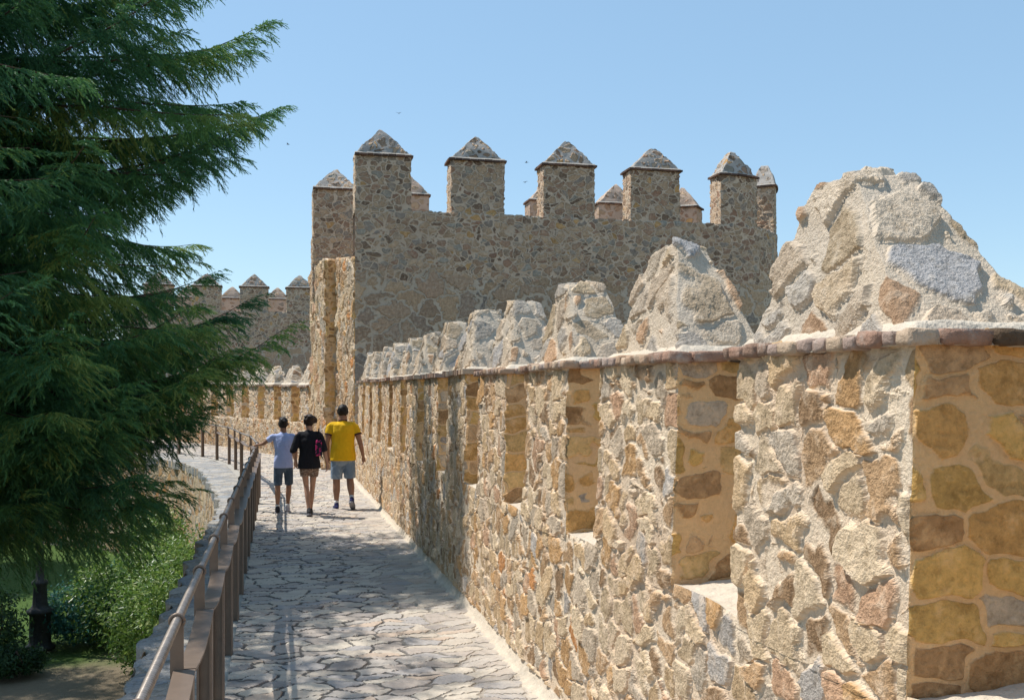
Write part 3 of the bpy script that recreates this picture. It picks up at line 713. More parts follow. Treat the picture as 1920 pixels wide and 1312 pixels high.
for i, c in enumerate((-4.7, -2.45, -.1)):
    sb = 10 + 6 + (2.8 - (c + .65)); tower_merlon(ft, fr_2, sb, sb + 1.3, 90 + i, zs=6.0, ze=7.1, t=.6, res=.08, mats=('tower_in', 'tower_in', 'tmortar', 'tower_in', 'tbrick'))
#PART2
# ================================================================= vegetation
def needle_tris(B, D, L, K, nl, w, rn, r):
    """twigs as bottle brushes: K thin needle clumps per twig"""
    n = len(B); rv = r.normal(size=(n, K, 3)); D = D / (np.linalg.norm(D, axis=1, keepdims=True) + 1e-9)
    side = rv - (rv * D[:, None]).sum(-1, keepdims=True) * D[:, None]; side /= np.linalg.norm(side, axis=-1, keepdims=True) + 1e-9
    t = (np.arange(K) + .2) / K
    p = B[:, None] + D[:, None] * (L[:, None, None] * t[None, :, None])
    tip = p + D[:, None] * (nl * .95) + side * (nl * .55)
    wv = np.cross(np.broadcast_to(D[:, None], side.shape), side) * w
    V = np.stack([p - wv, p + wv, tip], 2)       # n,K,3,3
    ax = np.stack([B, B + D * L[:, None], B + D * (L[:, None] * .4) + side[:, 0] * w * 1.6], 1)[:, None]   # stem sliver
    V = np.concatenate([V, ax], 1).reshape(-1, 3)
    F_ = np.arange(len(V)).reshape(-1, 3)
    return V, F_, np.repeat(rn, K + 1)

def spruce(label, base, height, zlow, rad, seed, nw, per, bs, ts, K=6, nl=.034, w=.0045, mat='needles', group=None, name='spruce_tree', droopk=1.0, vis_z=9.5, extra=(), reach=None, hang=1.0):
    r = np.random.default_rng(seed); b = np.array(base, float)
    root = empty(name, base, label, 'tree', group)
    mb = MB(); zt = np.linspace(0, height, 14)
    mb.tube([(b[0] + .05 * math.sin(z), b[1] + .05 * math.cos(z * .8), b[2] + z) for z in zt], [.30 * (height / 14) * (1 - z / height) ** .8 + .015 for z in zt], 12)
    Vs, Fs, Rs = [], [], []; off = 0; br = mb; vt = 0
    boughs = []
    for k in range(nw):
        z = zlow + (height + b[2] - zlow - .3) * (k / nw) ** 1.12
        f = (z - zlow) / (height + b[2] - zlow)
        L0 = rad * (float(np.interp(z, reach[0], reach[1])) if reach else (1 - f) ** .85)
        np_ = per if z < vis_z else max(3, per - 2)
        a0 = r.uniform(0, 6.28)
        for j in range(np_):
            boughs.append((z + r.uniform(-.3, .3), a0 + j * 6.283 / np_ + r.uniform(-.3, .3), L0 * r.uniform(.80, 1.02), r.uniform(-.30, .05)))
    boughs += list(extra)
    for (z, a, L, dr) in boughs:
        hd = np.array([math.cos(a), math.sin(a), 0]); n = 14; u = np.linspace(0, 1, n)
        f = (z - zlow) / (height + b[2] - zlow)
        zz = L * ((.18 + .5 * f) * u + (dr - .28) * u ** 2 + .30 * u ** 4 * (1 - f))
        lat = np.array([-hd[1], hd[0], 0]); bend = r.normal() * .08 * L
        C = np.array([b[0], b[1], z]) + hd * (L * u)[:, None] + lat * (bend * u ** 2)[:, None] + np.array([0, 0, 1]) * zz[:, None]
        br.tube(C, np.linspace(.020 * L / 3 + .006, .003, n), 5)
        vis = z < vis_z
        step = bs if vis else bs * 2.4
        m = max(6, int(L / step)); uu = np.sort(r.uniform(.10, 1.0, m * 2)); uu[-1] = 1.0; uu[-2] = .985
        P0 = np.stack([np.interp(uu, u, C[:, i]) for i in range(3)], 1)
        T = np.stack([np.interp(uu, u, np.gradient(C[:, i])) for i in range(3)], 1); T /= np.linalg.norm(T, axis=1, keepdims=True)
        sg = np.where(np.arange(len(uu)) % 2 == 0, 1., -1.)
        taper = np.clip((1 - uu) * 2.6 + .16, 0, 1)
        Lb = (L * .17 * taper * r.uniform(.6, 1.15, len(uu)) + .16) * hang * (1.45 if z < 2.9 else 1.0)
        d0 = T * .55 + lat[None] * sg[:, None] * r.uniform(.12, 1.0, len(uu))[:, None]; d0 /= np.linalg.norm(d0, axis=1, keepdims=True)
        d0[-2:] = T[-2:]
        droop = r.uniform(.45, 1.9, len(uu)) * droopk * (1 - .70 * uu)
        q = max(4, int(.75 / (ts if vis else ts * 2)))
        tt = (np.arange(q) + r.uniform(0, 1, (len(uu), q))) / q
        live = tt * .75 < Lb[:, None]       # fewer twigs on short branchlets
        tn = tt * .75 / Lb[:, None]
        pos = P0[:, None] + d0[:, None] * (Lb[:, None] * tn * np.clip(1 - .38 * droop[:, None] * tn, .15, 1))[..., None]
        pos[..., 2] -= droop[:, None] * Lb[:, None] * tn ** 1.5 * .9
        tang = d0[:, None] * np.ones(tn.shape)[..., None]; tang = tang.copy(); tang[..., 2] -= 1.8 * droop[:, None] * tn ** .8 * .75
        s2 = np.cross(tang, np.array([0, 0, 1.])); s2 /= np.linalg.norm(s2, axis=-1, keepdims=True) + 1e-6
        sgn = r.choice([-1., 1.], tn.shape)
        d = tang * .8 + s2 * sgn[..., None] * r.uniform(.1, .85, tn.shape)[..., None] + r.normal(size=pos.shape) * .12
        d[..., 2] -= .38
        B = pos[live]; D = d[live]
        Lt_ = r.uniform(.07, .17, len(B)) * (1 if vis else 1.5)
        young = np.clip(r.normal(.45, .16) + r.normal(0, .13, len(B)) + np.clip(uu[:, None] * np.ones(tn.shape), 0, 1)[live] * .22 + (.22 if r.random() < .10 else 0), 0, 1)
        young = np.clip(young + vnoise(B, 1.7, seed) * .28, 0, 1)
        V, F_, rn = needle_tris(B, D, Lt_, K if vis else 4, nl if vis else nl * 1.5, w if vis else w * 2, young, r)
        Vs.append(V); Fs.append(F_ + off); Rs.append(rn); off += len(V)
    br.build('trunk', M['bark'], root, smooth=True)
    V = np.concatenate(Vs); Fc = np.concatenate(Fs); Rn = np.concatenate(Rs)
    mesh_obj('crown', V, Fc, M[mat], smooth=False, parent=root, attrs={'rnd': Rn}, rest=False)
    return root

def leaf_quads(P, N, size, r, rn, curl=.35):
    n = len(P); N = N / (np.linalg.norm(N, axis=1, keepdims=True) + 1e-9)
    a = np.cross(N, r.normal(size=(n, 3))); a /= np.linalg.norm(a, axis=1, keepdims=True) + 1e-9; b = np.cross(N, a)
    s = size[:, None]
    V = np.stack([P - a * s, P + b * s * .42 + N * s * curl * .3 - a * s * .1, P + a * s * 1.05 - N * s * curl * .4, P - b * s * .42 + N * s * curl * .3 - a * s * .1], 1).reshape(-1, 3)
    return V, np.arange(4 * n).reshape(-1, 4), rn

def leafy(name, label, cat, base, blobs, n, size, mat, seed, group=None, stems=8, trunk=None, part='foliage', up=.4):
    """clumps of leaves spread through several overlapping blobs; blobs (dx,dy,dz,rx,ry,rz) relative to base"""
    r = np.random.default_rng(seed); root = empty(name, base, label, cat, group); b = np.array(base, float)
    mb = MB()
    if trunk:
        h, rad = trunk; zz = np.linspace(0, h, 7); kx = r.uniform(-.3, .3)
        mb.tube([(b[0] + kx * (z / h) ** 2, b[1] + .1 * math.sin(z), b[2] + z) for z in zz], np.linspace(rad, rad * .45, 7), 9)
        top = np.array([b[0] + kx, b[1], b[2] + h * .85])
        for bl in blobs: mb.tube([top, (top + b + np.array(bl[:3])) / 2 + r.normal(size=3) * .15, b + np.array(bl[:3])], [rad * .4, rad * .25, .02], 6)
    else:
        for i in range(stems):
            bl = blobs[i % len(blobs)]; e = b + np.array(bl[:3]) + r.normal(size=3) * np.array(bl[3:]) * .3
            s0 = b + np.array([bl[0] * .8, bl[1] * .8, .25]) + np.array([r.normal() * .15, r.normal() * .15, 0]); mb.tube([b + np.array([0, 0, .02]), s0, (s0 + e) / 2 + r.normal(size=3) * .08, e], [.03, .025, .018, .006], 5)
    mb.build('trunk' if trunk else 'stems', M['bark'], root, smooth=True)
    W = np.array([bl[3] * bl[4] * bl[5] for bl in blobs]) ** .7; W /= W.sum()
    k = r.choice(len(blobs), n // 14, p=W); BL = np.array(blobs)
    d = r.normal(size=(len(k), 3)); d /= np.linalg.norm(d, axis=1, keepdims=True)
    rad_ = r.uniform(.2, 1.0, len(k)) ** .5
    # uneven outline
    lump = 1 + .22 * vnoise(d * 1.0 + k[:, None] * 3.1, 2.2, seed)
    cl = b + BL[k, :3] + d * BL[k, 3:] * (rad_ * lump)[:, None]
    cs = np.minimum(BL[k, 3], BL[k, 5]) * .16 + size * 1.2
    P = cl[:, None] + r.normal(size=(len(k), 14, 3)) * cs[:, None, None] * .6; P = P.reshape(-1, 3)
    N = np.repeat(d, 14, 0) * .7 + r.normal(size=P.shape) * .6 + np.array([0, 0, up])
    rn = np.clip(np.repeat(r.normal(.42, .28, len(k)), 14) + r.normal(0, .15, len(P)), 0, 1)
    keep = P[:, 2] > b[2] + .02; P, N, rn = P[keep], N[keep], rn[keep]
    V, Q, rn = leaf_quads(P, N, r.uniform(.6, 1.2, len(P)) * size, r, rn)
    mesh_obj('crown' if trunk else part, V, Q, M[mat], smooth=False, parent=root, attrs={'rnd': rn}, rest=False)
    return root

G = -3.05
REACH = ([-1.5, -.9, -.2, .9, 1.8, 2.4, 3.1, 3.9, 4.8, 5.6, 7.0, 8.5, 14], [.40, .58, .70, .76, .84, .92, .80, .93, 1.0, .94, .70, .38, 0.02])
extra = [(4.7, .08, 4.1, .02), (1.75, .02, 4.1, .03), (2.3, .06, 3.7, .02), (4.2, -.1, 3.9, .05), (1.8, -.25, 3.5, -.02), (1.15, .05, 3.2, .02), (5.4, .02, 3.9, .04), (6.3, .1, 3.5, .10), (2.2, -.55, 3.5, -.02), (1.7, .25, 3.3, .0), (2.0, -.9, 3.6, -.05), (2.9, -.7, 3.5, 0), (1.3, -.6, 3.2, -.05), (1.5, -1.5, 3.8, -.15), (3.0, -1.35, 3.9, -.1), (4.6, -1.2, 3.8, -.1), (3.6, -.9, 3.9, -.05), (5.2, -.7, 3.9, 0)]
spruce('big drooping spruce nearest the railing, its boughs reaching over the walkway', (-4.05, 13.2, G), 17.0, .45, 4.05, 3, 34, 9, .060, .036, K=6, nl=.036, w=.0062, extra=extra, reach=REACH, droopk=1.0)
spruce('spruce at the left frame edge, closest to the camera, only its drooping bough ends showing', (-4.7, 8.8, G), 15.0, 1.5, 3.3, 13, 16, 7, .080, .045, K=6, nl=.036, w=.0065, reach=([-1, 0, 2, 5, 8, 11.8], [.80, .80, .80, .95, .70, .02]))
spruce('second spruce standing further back behind the big spruce', (-9.2, 21.8, G), 14.0, .6, 3.3, 8, 18, 7, .10, .06, K=5, nl=.06, w=.012, vis_z=9)

# shrubs at the foot of the retaining wall
leafy('shrub', 'bright sunlit leafy shrub growing up against the retaining wall', 'shrub', (-1.95, 17.6, G),
      [(.1, .3, 1.0, .5, .8, .6), (.2, 1.2, 1.35, .7, 1.1, .8), (.25, .1, 1.5, .5, .7, .5), (-.5, 1.4, .9, .6, .9, .8), (.3, 2.4, 1.6, .5, 1.0, .7), (-.1, 2.9, 1.2, .6, .9, .8), (.3, -.6, .7, .35, .5, .4)], 17000, .05, 'leaf_light', 21, 'shrubs along the retaining wall')
leafy('shrub', 'yellow-green shrub further along where the retaining wall starts to bend', 'shrub', (-2.4, 21.8, G),
      [(0, 0, 1.2, .7, 1.3, 1.0), (-.3, 1.6, 1.5, .8, 1.2, .95), (-.9, -.4, .9, .8, 1.2, .9), (-.5, 3.3, 1.5, .7, 1.2, .9)], 16000, .055, 'leaf_light', 22, 'shrubs along the retaining wall')
leafy('shrub', 'bluish green rhododendron-like shrub just right of the lamp post', 'shrub', (-3.75, 21.6, G),
      [(0, 0, .6, .85, .8, .65), (.7, .5, .55, .6, .7, .6), (-.6, .3, .5, .5, .6, .5)], 9000, .05, 'leaf_teal', 23, 'bluish garden shrubs')
leafy('shrub', 'bluish green shrub between the lamp post shrub and the sunlit shrub', 'shrub', (-2.75, 22.6, G),
      [(0, 0, .55, .8, .7, .6), (-.5, .9, .8, .7, .7, .6), (.5, -.3, .4, .5, .5, .4)], 8000, .05, 'leaf_teal', 24, 'bluish garden shrubs')
leafy('shrub', 'dark green bush at the left frame edge left of the lamp post', 'shrub', (-5.2, 19.9, G),
      [(0, 0, .7, .7, .8, .9), (-.7, .5, .9, .8, .8, 1.0), (.25, -.5, .3, .5, .5, .4)], 9000, .05, 'leaf_dark', 25)
leafy('shrub', 'low dark bush in front of the lamp post base', 'shrub', (-4.75, 19.3, G),
      [(0, 0, .25, .5, .4, .3), (.4, .15, .2, .3, .3, .25)], 3000, .04, 'leaf_dark', 26)
# garden trees far behind
tr = [(-9.5, 31, 'leafy', 'tall dark leafy garden tree nearest behind the spruces'), (-13.5, 36, 'con', 'left-hand far conifer deep in the garden'), (-7.3, 40, 'leafy', 'leafy garden tree close to the foot of the bending retaining wall'),
      (-17.5, 44, 'leafy', 'broad leafy garden tree at the back of the lawn'), (-11.8, 47, 'con', 'far conifer standing behind the pale garden path'), (-21, 38, 'leafy', 'leafy garden tree furthest left in the garden'), (-14.5, 55, 'leafy', 'leafy tree beyond the far end of the garden'), (-20, 58, 'con', 'farthest conifer at the left end of the garden')]
for i, (x, y, kd, lab) in enumerate(tr):
    rr = random.Random(100 + i)
    if kd == 'leafy':
        h = rr.uniform(7, 9.5); bl = [(rr.uniform(-1.6, 1.6), rr.uniform(-1.6, 1.6), h * rr.uniform(.42, .95), rr.uniform(1.3, 2.2), rr.uniform(1.3, 2.2), rr.uniform(1.1, 1.8)) for _ in range(9)]
        leafy('garden_tree', lab, 'tree', (x, y, G), bl, 16000, .13, 'leaf_tree' if i % 2 else 'leaf_dark', 200 + i, 'trees in the garden behind the spruces', trunk=(h * .62, .2))
    else:
        spruce(lab, (x, y, G), 12, -1.2, 3.0, 300 + i, 11, 6, .3, .14, K=4, nl=.11, w=.02, mat='needles2', group='trees in the garden behind the spruces', name='conifer_tree', vis_z=99)

# ================================================================= lamp post
lp = empty('lamp_post', (-4.58, 21.2, G), 'dark cast iron lamp post with a stepped fluted base standing among the garden shrubs', 'lamp post')
def lathe(mb, c, prof, ns=20, flute=0):
    a = np.linspace(0, 2*np.pi, ns, endpoint=False); V = []
    for (rr, z) in prof:
        q = rr * (1 + (flute * np.cos(a * 10) if flute else 0)); V.append(np.stack([c[0] + q*np.cos(a), c[1] + q*np.sin(a), np.full(ns, c[2] + z)], 1))
    V = np.concatenate(V); i = np.arange(len(prof)-1)[:, None]*ns; j = np.arange(ns)[None]; k = (j+1) % ns
    mb.add(V, np.stack([i+j, i+k, i+ns+k, i+ns+j], -1).reshape(-1, 4))
mb = MB(); lathe(mb, (-4.58, 21.2, G), [(.01, 0), (.27, 0), (.28, .06), (.22, .10), (.20, .16), (.19, .68), (.24, .72), (.25, .77), (.17, .82), (.14, .88), (.12, 1.25), (.15, 1.29), (.15, 1.33), (.09, 1.38), (.07, 1.5)], 40, .03); mb.build('base', M['iron'], lp, smooth=True)
mb = MB(); lathe(mb, (-4.58, 21.2, G), [(.07, 1.5), (.06, 2.4), (.05, 3.4), (.08, 3.44), (.05, 3.5), (.05, 3.6)], 20, .04); mb.build('post', M['iron'], lp, smooth=True)
mb = MB(); lathe(mb, (-4.58, 21.2, G), [(.05, 3.6), (.12, 3.66), (.19, 4.05), (.21, 4.07), (.13, 4.2), (.03, 4.3), (.01, 4.42)], 6); l = mb.build('lantern', M['iron'], lp)
mb = MB(); lathe(mb, (-4.58, 21.2, G), [(.01, 3.68), (.105, 3.68), (.172, 4.03), (.01, 4.03)], 6); mb.build('glass', M['lampglass'], l)

# ================================================================= drain grate, birds
dg = MB()
for i in range(7): dg.abox(-.30 + i * .042, -.275 + i * .042, 8.05, 8.27, .015, .026, rnd=.5)
for y in (8.03, 8.15, 8.26): dg.abox(-.31, -.01, y, y + .018, .015, .028, rnd=.5)
g = dg.build('drain_grate', plain('pale_zinc', (.5, .46, .40), .5), None); tag(g, 'small pale metal drain grate set in the paving beside the railing', 'drain grate')
def pix(x, y, D):
    u = (x - 960) / F; X = D * (u * math.cos(YAW) + math.sin(YAW)); Y = D * (math.cos(YAW) - u * math.sin(YAW)); return (X, Y, EYE + (740 - y) / F * D)
bird_lab = ['tiny dark bird in the open sky nearest the spruce', 'tiny dark bird high in the sky above the left end of the tower', 'tiny dark bird between the second and third tower merlons, uppermost', 'tiny dark bird between the second and third tower merlons, just below another']
for i, (x, y) in enumerate([(540, 271), (748, 213), (987, 305), (984, 342)]):
    p = pix(x, y, 55); mb = MB(); a = i * 1.3
    ca, sa = math.cos(a), math.sin(a)
    def W(q): return [(p[0] + ca*x_ - sa*y_, p[1] + sa*x_ + ca*y_, p[2] + z_) for x_, y_, z_ in q]
    mb.tube(W([(-.09, 0, 0), (-.05, 0, .005), (0, 0, 0), (.05, 0, 0), (.10, 0, .004)]), [.004, .016, .022, .015, .004], 8)
    root = empty('bird', p, bird_lab[i], 'bird', 'birds in the sky')
    mb.build('body', M['birdm'], root, smooth=True)
    for sgn in (-1, 1):
        wb = MB(); q = W([(.04, 0, .01), (-.03, 0, .01), (-.05, sgn*.11, .05), (-.11, sgn*.19, .03), (-.02, sgn*.12, .055)])
        wb.add(np.array(q + [(v[0], v[1], v[2] - .004) for v in q]), [np.array([[0, 1, 2, 4], [5, 9, 7, 6]]), np.array([[4, 2, 3], [9, 8, 7]])]); wb.build('wing', M['birdm'], root)

# ================================================================= people
def ell(mb, c, r, ns=16, nr=10, rot=None):
    th = np.linspace(0, math.pi, nr); a = np.linspace(0, 2*np.pi, ns, endpoint=False)
    V = np.stack([np.sin(th)[:, None]*np.cos(a)[None], np.sin(th)[:, None]*np.sin(a)[None], np.cos(th)[:, None]*np.ones(ns)[None]], -1).reshape(-1, 3) * np.array(r)
    if rot is not None: V = V @ np.array(rot.to_3x3()).T
    V = V + np.array(c); i = np.arange(nr-1)[:, None]*ns; j = np.arange(ns)[None]; k = (j+1) % ns
    mb.add(V, np.stack([i+j, i+ns+j, i+ns+k, i+k], -1).reshape(-1, 4))
def limb(mb, pts, rs, ns=14, e0=True, e1=True):
    P = np.array(pts, float); rs = np.array(rs, float)
    if rs.ndim == 1: rs = np.stack([rs, rs], 1)
    t = np.linspace(0, 1, len(P)); tt = np.linspace(0, 1, len(P) * 4)
    C = np.stack([np.interp(tt, t, P[:, i]) for i in range(3)], 1)
    k = np.array([.25, .5, .25])
    for _ in range(2): C[1:-1] = C[:-2]*.25 + C[1:-1]*.5 + C[2:]*.25
    rr = np.stack([np.interp(tt, t, rs[:, i]) for i in range(2)], 1)
    V, f = tube(C, rr, ns); mb.add(V, f)
    for e, q in ([(C[0], rr[0])] if e0 else []) + ([(C[-1], rr[-1])] if e1 else []): ell(mb, e, (min(q)*.98,)*3, 10, 7)
def remesh(mb, name, mat, parent, vox, smooth=4):
    V = np.concatenate(mb.V); me = bpy.data.meshes.new('tmp')
    me.from_pydata([tuple(v) for v in V], [], [list(map(int, f)) for F_ in (mb.Q + mb.T) for f in F_]); o = bpy.data.objects.new('tmp', me); col.objects.link(o)
    md = o.modifiers.new('r', 'REMESH'); md.mode = 'VOXEL'; md.voxel_size = vox; md.use_smooth_shade = True
    s_ = o.modifiers.new('s', 'SMOOTH'); s_.iterations = smooth; s_.factor = .5
    dg_ = bpy.context.evaluated_depsgraph_get(); m2 = bpy.data.meshes.new_from_object(o.evaluated_get(dg_))
    bpy.data.objects.remove(o); m2.name = name; m2.materials.clear(); m2.materials.append(mat)
    o2 = bpy.data.objects.new(name, m2); col.objects.link(o2); o2.parent = parent; return o2
def hand(mb, w, d, palm_n, curl, sz=1.0, thumb_side=1):
    """w wrist, d direction of the fingers, palm_n palm normal"""
    w = np.array(w, float); d = np.array(d, float); d /= np.linalg.norm(d); n = np.array(palm_n, float); n -= d * n.dot(d); n /= np.linalg.norm(n); s = np.cross(d, n)
    limb(mb, [w, w + d*.035*sz, w + d*.085*sz], [(.024*sz, .02*sz), (.034*sz, .016*sz), (.036*sz, .014*sz)], 12)
    for i, (off, L) in enumerate(((-.028, .060), (-.010, .072), (.009, .068), (.027, .054))):
        p = w + d*.08*sz + s*off*sz; pts = [p]; ang = 0; L *= sz
        for k, fr in enumerate((.42, .32, .26)):
            ang += curl * (.6 + .25*k) + .06*i; p = p + (d*math.cos(ang) + n*math.sin(ang))*L*fr; pts.append(p)
        limb(mb, pts, [.0088*sz, .0082*sz, .0075*sz, .0065*sz], 8)
    ts = -s * thumb_side; p = w + d*.025*sz + ts*.025*sz
    limb(mb, [p, p + (d*.6 + ts*.6 + n*.2)*.032*sz, p + (d*1.0 + ts*.55 + n*.45)*.05*sz], [.012*sz, .010*sz, .008*sz], 8)
def shoe(parent, ank, dirv, pitch, mat, L=.27, name='shoe'):
    mb = MB(); d = Vector((dirv[0], dirv[1], 0)).normalized(); s = Vector((-d.y, d.x, 0)); u = Vector((0, 0, 1))
    dd = d*math.cos(pitch) - u*math.sin(pitch); uu = d*math.sin(pitch) + u*math.cos(pitch)   # pitch>0: heel up
    ball = Vector(ank) + d*.0
    def q(x, y, z):
        v = Vector(ank) + dd*x + s*y + uu*z; return (v.x, v.y, v.z)
    limb(mb, [q(-.05, 0, -.045), q(0, 0, -.04), q(.07, 0, -.05), q(.13, 0, -.055), q(L-.08, 0, -.062)], [(.036, .036), (.040, .040), (.042, .032), (.046, .025), (.034, .018)], 12)
    limb(mb, [q(-.02, 0, 0), q(-.01, 0, -.03)], [(.040, .040), (.042, .042)], 12)
    o = remesh(mb, name, mat, parent, .010, 3)
    sb = MB(); pts = [(-.085, 0), (-.07, .035), (0, .037), (.10, .046), (.16, .04), (L-.055, .0), (.16, -.04), (.10, -.046), (0, -.037), (-.07, -.035)]
    V = [q(a, b_, -.095) for a, b_ in pts] + [q(a, b_, -.068) for a, b_ in pts]; n = len(pts)
    sb.add(np.array(V + [q(.03, 0, -.095), q(.03, 0, -.068)]), [np.array([[i, (i+1) % n, n+(i+1) % n, n+i] for i in range(n)]), np.array([[2*n, (i+1) % n, i] for i in range(n)] + [[2*n+1, n+i, n+(i+1) % n] for i in range(n)])])
    sb.build('sole', M['sole'], o, world_parent=False)
    return o

def person(label, loc, H, J, skin, hairmat, style, build=1.0, rotz=0, group='family walking along the wall'):
    """J in metres for a 1.75 m figure facing +Y; scaled to H"""
    k = H / 1.75
    root = empty('person', loc, label, 'person', group); root.rotation_euler = (0, 0, rotz)
    S = lambda p: tuple(np.array(p) * k)
    b = build; lg = style.get('leg', 1.0); mb = MB()
    g = style.get('girth', 1.0); sh = style.get('shoulder', .185)
    hipz = .92; lean = style.get('lean', .02)
    # torso, neck, head
    limb(mb, [S((0, 0, .90)), S((0, 0, 1.02)), S((0, lean*.5, 1.15)), S((0, lean, 1.30)), S((0, lean, 1.42)), S((0, lean, 1.46))], [(.155*b*k, .115*b*k), (.145*g*k, .105*g*k), (.14*g*k, .10*g*k), (.165*b*k, .115*b*k), (.15*b*k, .085*b*k), (.07*k, .06*k)], 20)
    limb(mb, [S((0, lean, 1.42)), S((0, lean+.01, 1.56))], [.068*k*b, .060*k*b], 14)
    hc = np.array((style.get('hx', 0), lean+.025, 1.635)); turn = style.get('turn', 0)
    rot = Matrix.Rotation(turn, 4, 'Z'); ell(mb, S(hc), S((.073, .093, .112)), 20, 14, rot)
    fw = np.array([-math.sin(turn), math.cos(turn), 0]); sd_ = np.array([math.cos(turn), math.sin(turn), 0])
    limb(mb, [S(hc + fw*.05 + np.array([0, 0, -.05])), S(hc + fw*.072 + np.array([0, 0, -.085]))], [.045*k, .030*k], 10)   # jaw
    limb(mb, [S(hc + fw*.090 + np.array([0, 0, .01])), S(hc + fw*.108 + np.array([0, 0, -.022]))], [.008*k, .014*k], 8)     # nose
    for s_ in (-1, 1):
        ell(mb, S(hc + sd_*.086*s_ + fw*.004 + np.array([0, 0, -.012])), S((.014, .020, .032)), 10, 8, rot)                # ears
        limb(mb, [S(hc + fw*.080 + sd_*.012*s_ + np.array([0, 0, .024])), S(hc + fw*.074 + sd_*.045*s_ + np.array([0, 0, .024]))], [.007*k, .006*k], 6)
    limb(mb, [S(hc + fw*.088 + sd_*-.018 + np.array([0, 0, -.055])), S(hc + fw*.088 + sd_*.018 + np.array([0, 0, -.055]))], [.006*k, .006*k], 6)
    # limbs
    for s_ in ('l', 'r'):
        hp_, kn, an = J['hip_'+s_], J['knee_'+s_], J['ankle_'+s_]; kn = np.array(kn); an = np.array(an); hp_ = np.array(hp_)
        calf = kn*.62 + an*.38 + np.array([0, -.018, 0]); th = hp_*.5 + kn*.5
        limb(mb, [S(hp_), S(th), S(kn), S(calf), S(an*.8 + kn*.2), S(an)], [(.086*b*k,)*2, (.074*b*lg*k,)*2, (.054*b*lg*k,)*2, (.056*b*lg*k,)*2, (.037*b*k,)*2, (.034*k,)*2], 16)
        shd, el, wr = (np.array(J[x+'_'+s_]) for x in ('sh', 'el', 'wr'))
        limb(mb, [S(shd), S(shd*.5 + el*.5), S(el), S(el*.65 + wr*.35), S(wr)], [.052*b*k, .045*b*k, .037*b*k, .036*b*k, .024*k], 14)
        hd, pn, cu = J.get('hand_'+s_, ((0, .15, -1), (1 if s_ == 'l' else -1, 0, 0), .35))
        hand(mb, S(wr), hd, pn, cu, k, 1 if s_ == 'l' else -1)
    remesh(mb, 'body', M[skin], root, .0085, 3)
    # hair
    mb = MB(); hs = style.get('hair', 'short')
    ell(mb, S(hc + fw*-.014 + np.array([0, 0, .018])), S((.089, .102, .104)), 20, 14, rot)
    ell(mb, S(hc + fw*-.038 + np.array([0, 0, -.010])), S((.080, .068, .082)), 18, 12, rot)
    if hs == 'wavy':
        ell(mb, S(hc + fw*-.09 + np.array([0, 0, .055])), S((.060, .055, .055)), 14, 10)
        for dx, dz, rr in ((.085, -.01, .040), (.10, .02, .03), (-.075, .015, .035), (.07, .05, .04), (-.05, .075, .04), (-.085, -.03, .025), (.115, -.015, .022)): ell(mb, S(hc + sd_*dx + fw*-.035 + np.array([0, 0, dz])), S((rr, rr, rr)), 12, 8)
    ho = remesh(mb, 'hair', M[hairmat], root, .009, 2)
    co = np.empty(len(ho.data.vertices)*3, np.float32); ho.data.vertices.foreach_get('co', co); co = co.reshape(-1, 3)
    co += vnoise3(co, 60, 3).astype(np.float32) * .006 + vnoise3(co, 24, 4).astype(np.float32) * .009; ho.data.vertices.foreach_set('co', co.ravel()); ho.data.update()
    # top
    t = style['top']; mb = MB(); e = t.get('ease', .018); zb_ = t['hem']; fl = t.get('flare', 0)
    limb(mb, [S((0, 0, zb_+.02)), S((0, 0, zb_+.12)), S((0, lean*.5, 1.12)), S((0, lean, 1.30)), S((0, lean, 1.415)), S((0, lean, 1.465))],
         [((.172*b+e+fl)*k, (.125*b+e+fl)*k), ((.168*g+e+fl*.6)*k, (.122*g+e+fl*.5)*k), ((.150*g+e)*k, (.112*g+e)*k), ((.172*b+e)*k, (.122*b+e*.8)*k), ((.155*b+e)*k, (.095*b+e*.6)*k), ((.070*b)*k, (.064*b)*k)], 24, e0=False)
    for s_ in ('l', 'r'):
        shd, el, wr = (np.array(J[x+'_'+s_]) for x in ('sh', 'el', 'wr')); f = t['sleeve']
        tip = shd*(1-f) + el*f if f <= 1 else el*(2-f) + wr*(f-1)
        pts = [np.array((shd[0]*.45, shd[1], shd[2]+.004)), shd, tip] if f <= 1 else [np.array((shd[0]*.45, shd[1], shd[2]+.004)), shd, el, tip]
        w_ = t.get('sw', .066)
        limb(mb, [S(p) for p in pts], [(.062*b)*k, (.060*b+.003)*k, w_*b*k] if f <= 1 else [(.062*b)*k, (.060*b+.003)*k, (w_+.004)*b*k, w_*b*k], 16, e1=False)
    top = remesh(mb, t['name'], M[t['mat']], root, .0105, 5)
    co = np.empty(len(top.data.vertices)*3, np.float32); top.data.vertices.foreach_get('co', co); co = co.reshape(-1, 3)
    fold = vnoise3(co * np.array([1, 1, .35]), 14, 5).astype(np.float32); co[:, :2] += fold[:, :2] * .009; top.data.vertices.foreach_set('co', co.ravel()); top.data.update()
    if t.get('trim'):
        for s_ in ('l', 'r'):
            shd, el = np.array(J['sh_'+s_]), np.array(J['el_'+s_]); f = t['sleeve']; tip = shd*(1-f) + el*f; d = (el-shd)/np.linalg.norm(el-shd)
            m2 = MB(); limb(m2, [S(tip - d*.004 + d*.062*0), S(tip + d*.02)], [(t.get('sw', .066)*b+.004)*k]*2, 18); V, f2 = tube([S(tip - d*.012), S(tip + d*.010)], [(t.get('sw', .066)*b*1.0+.001)*k, (t.get('sw', .066)*b*.99)*k], 20); m3 = MB(); m3.add(V, f2); o = m3.build('sleeve_trim', M['trim'], top, smooth=True, world_parent=False)
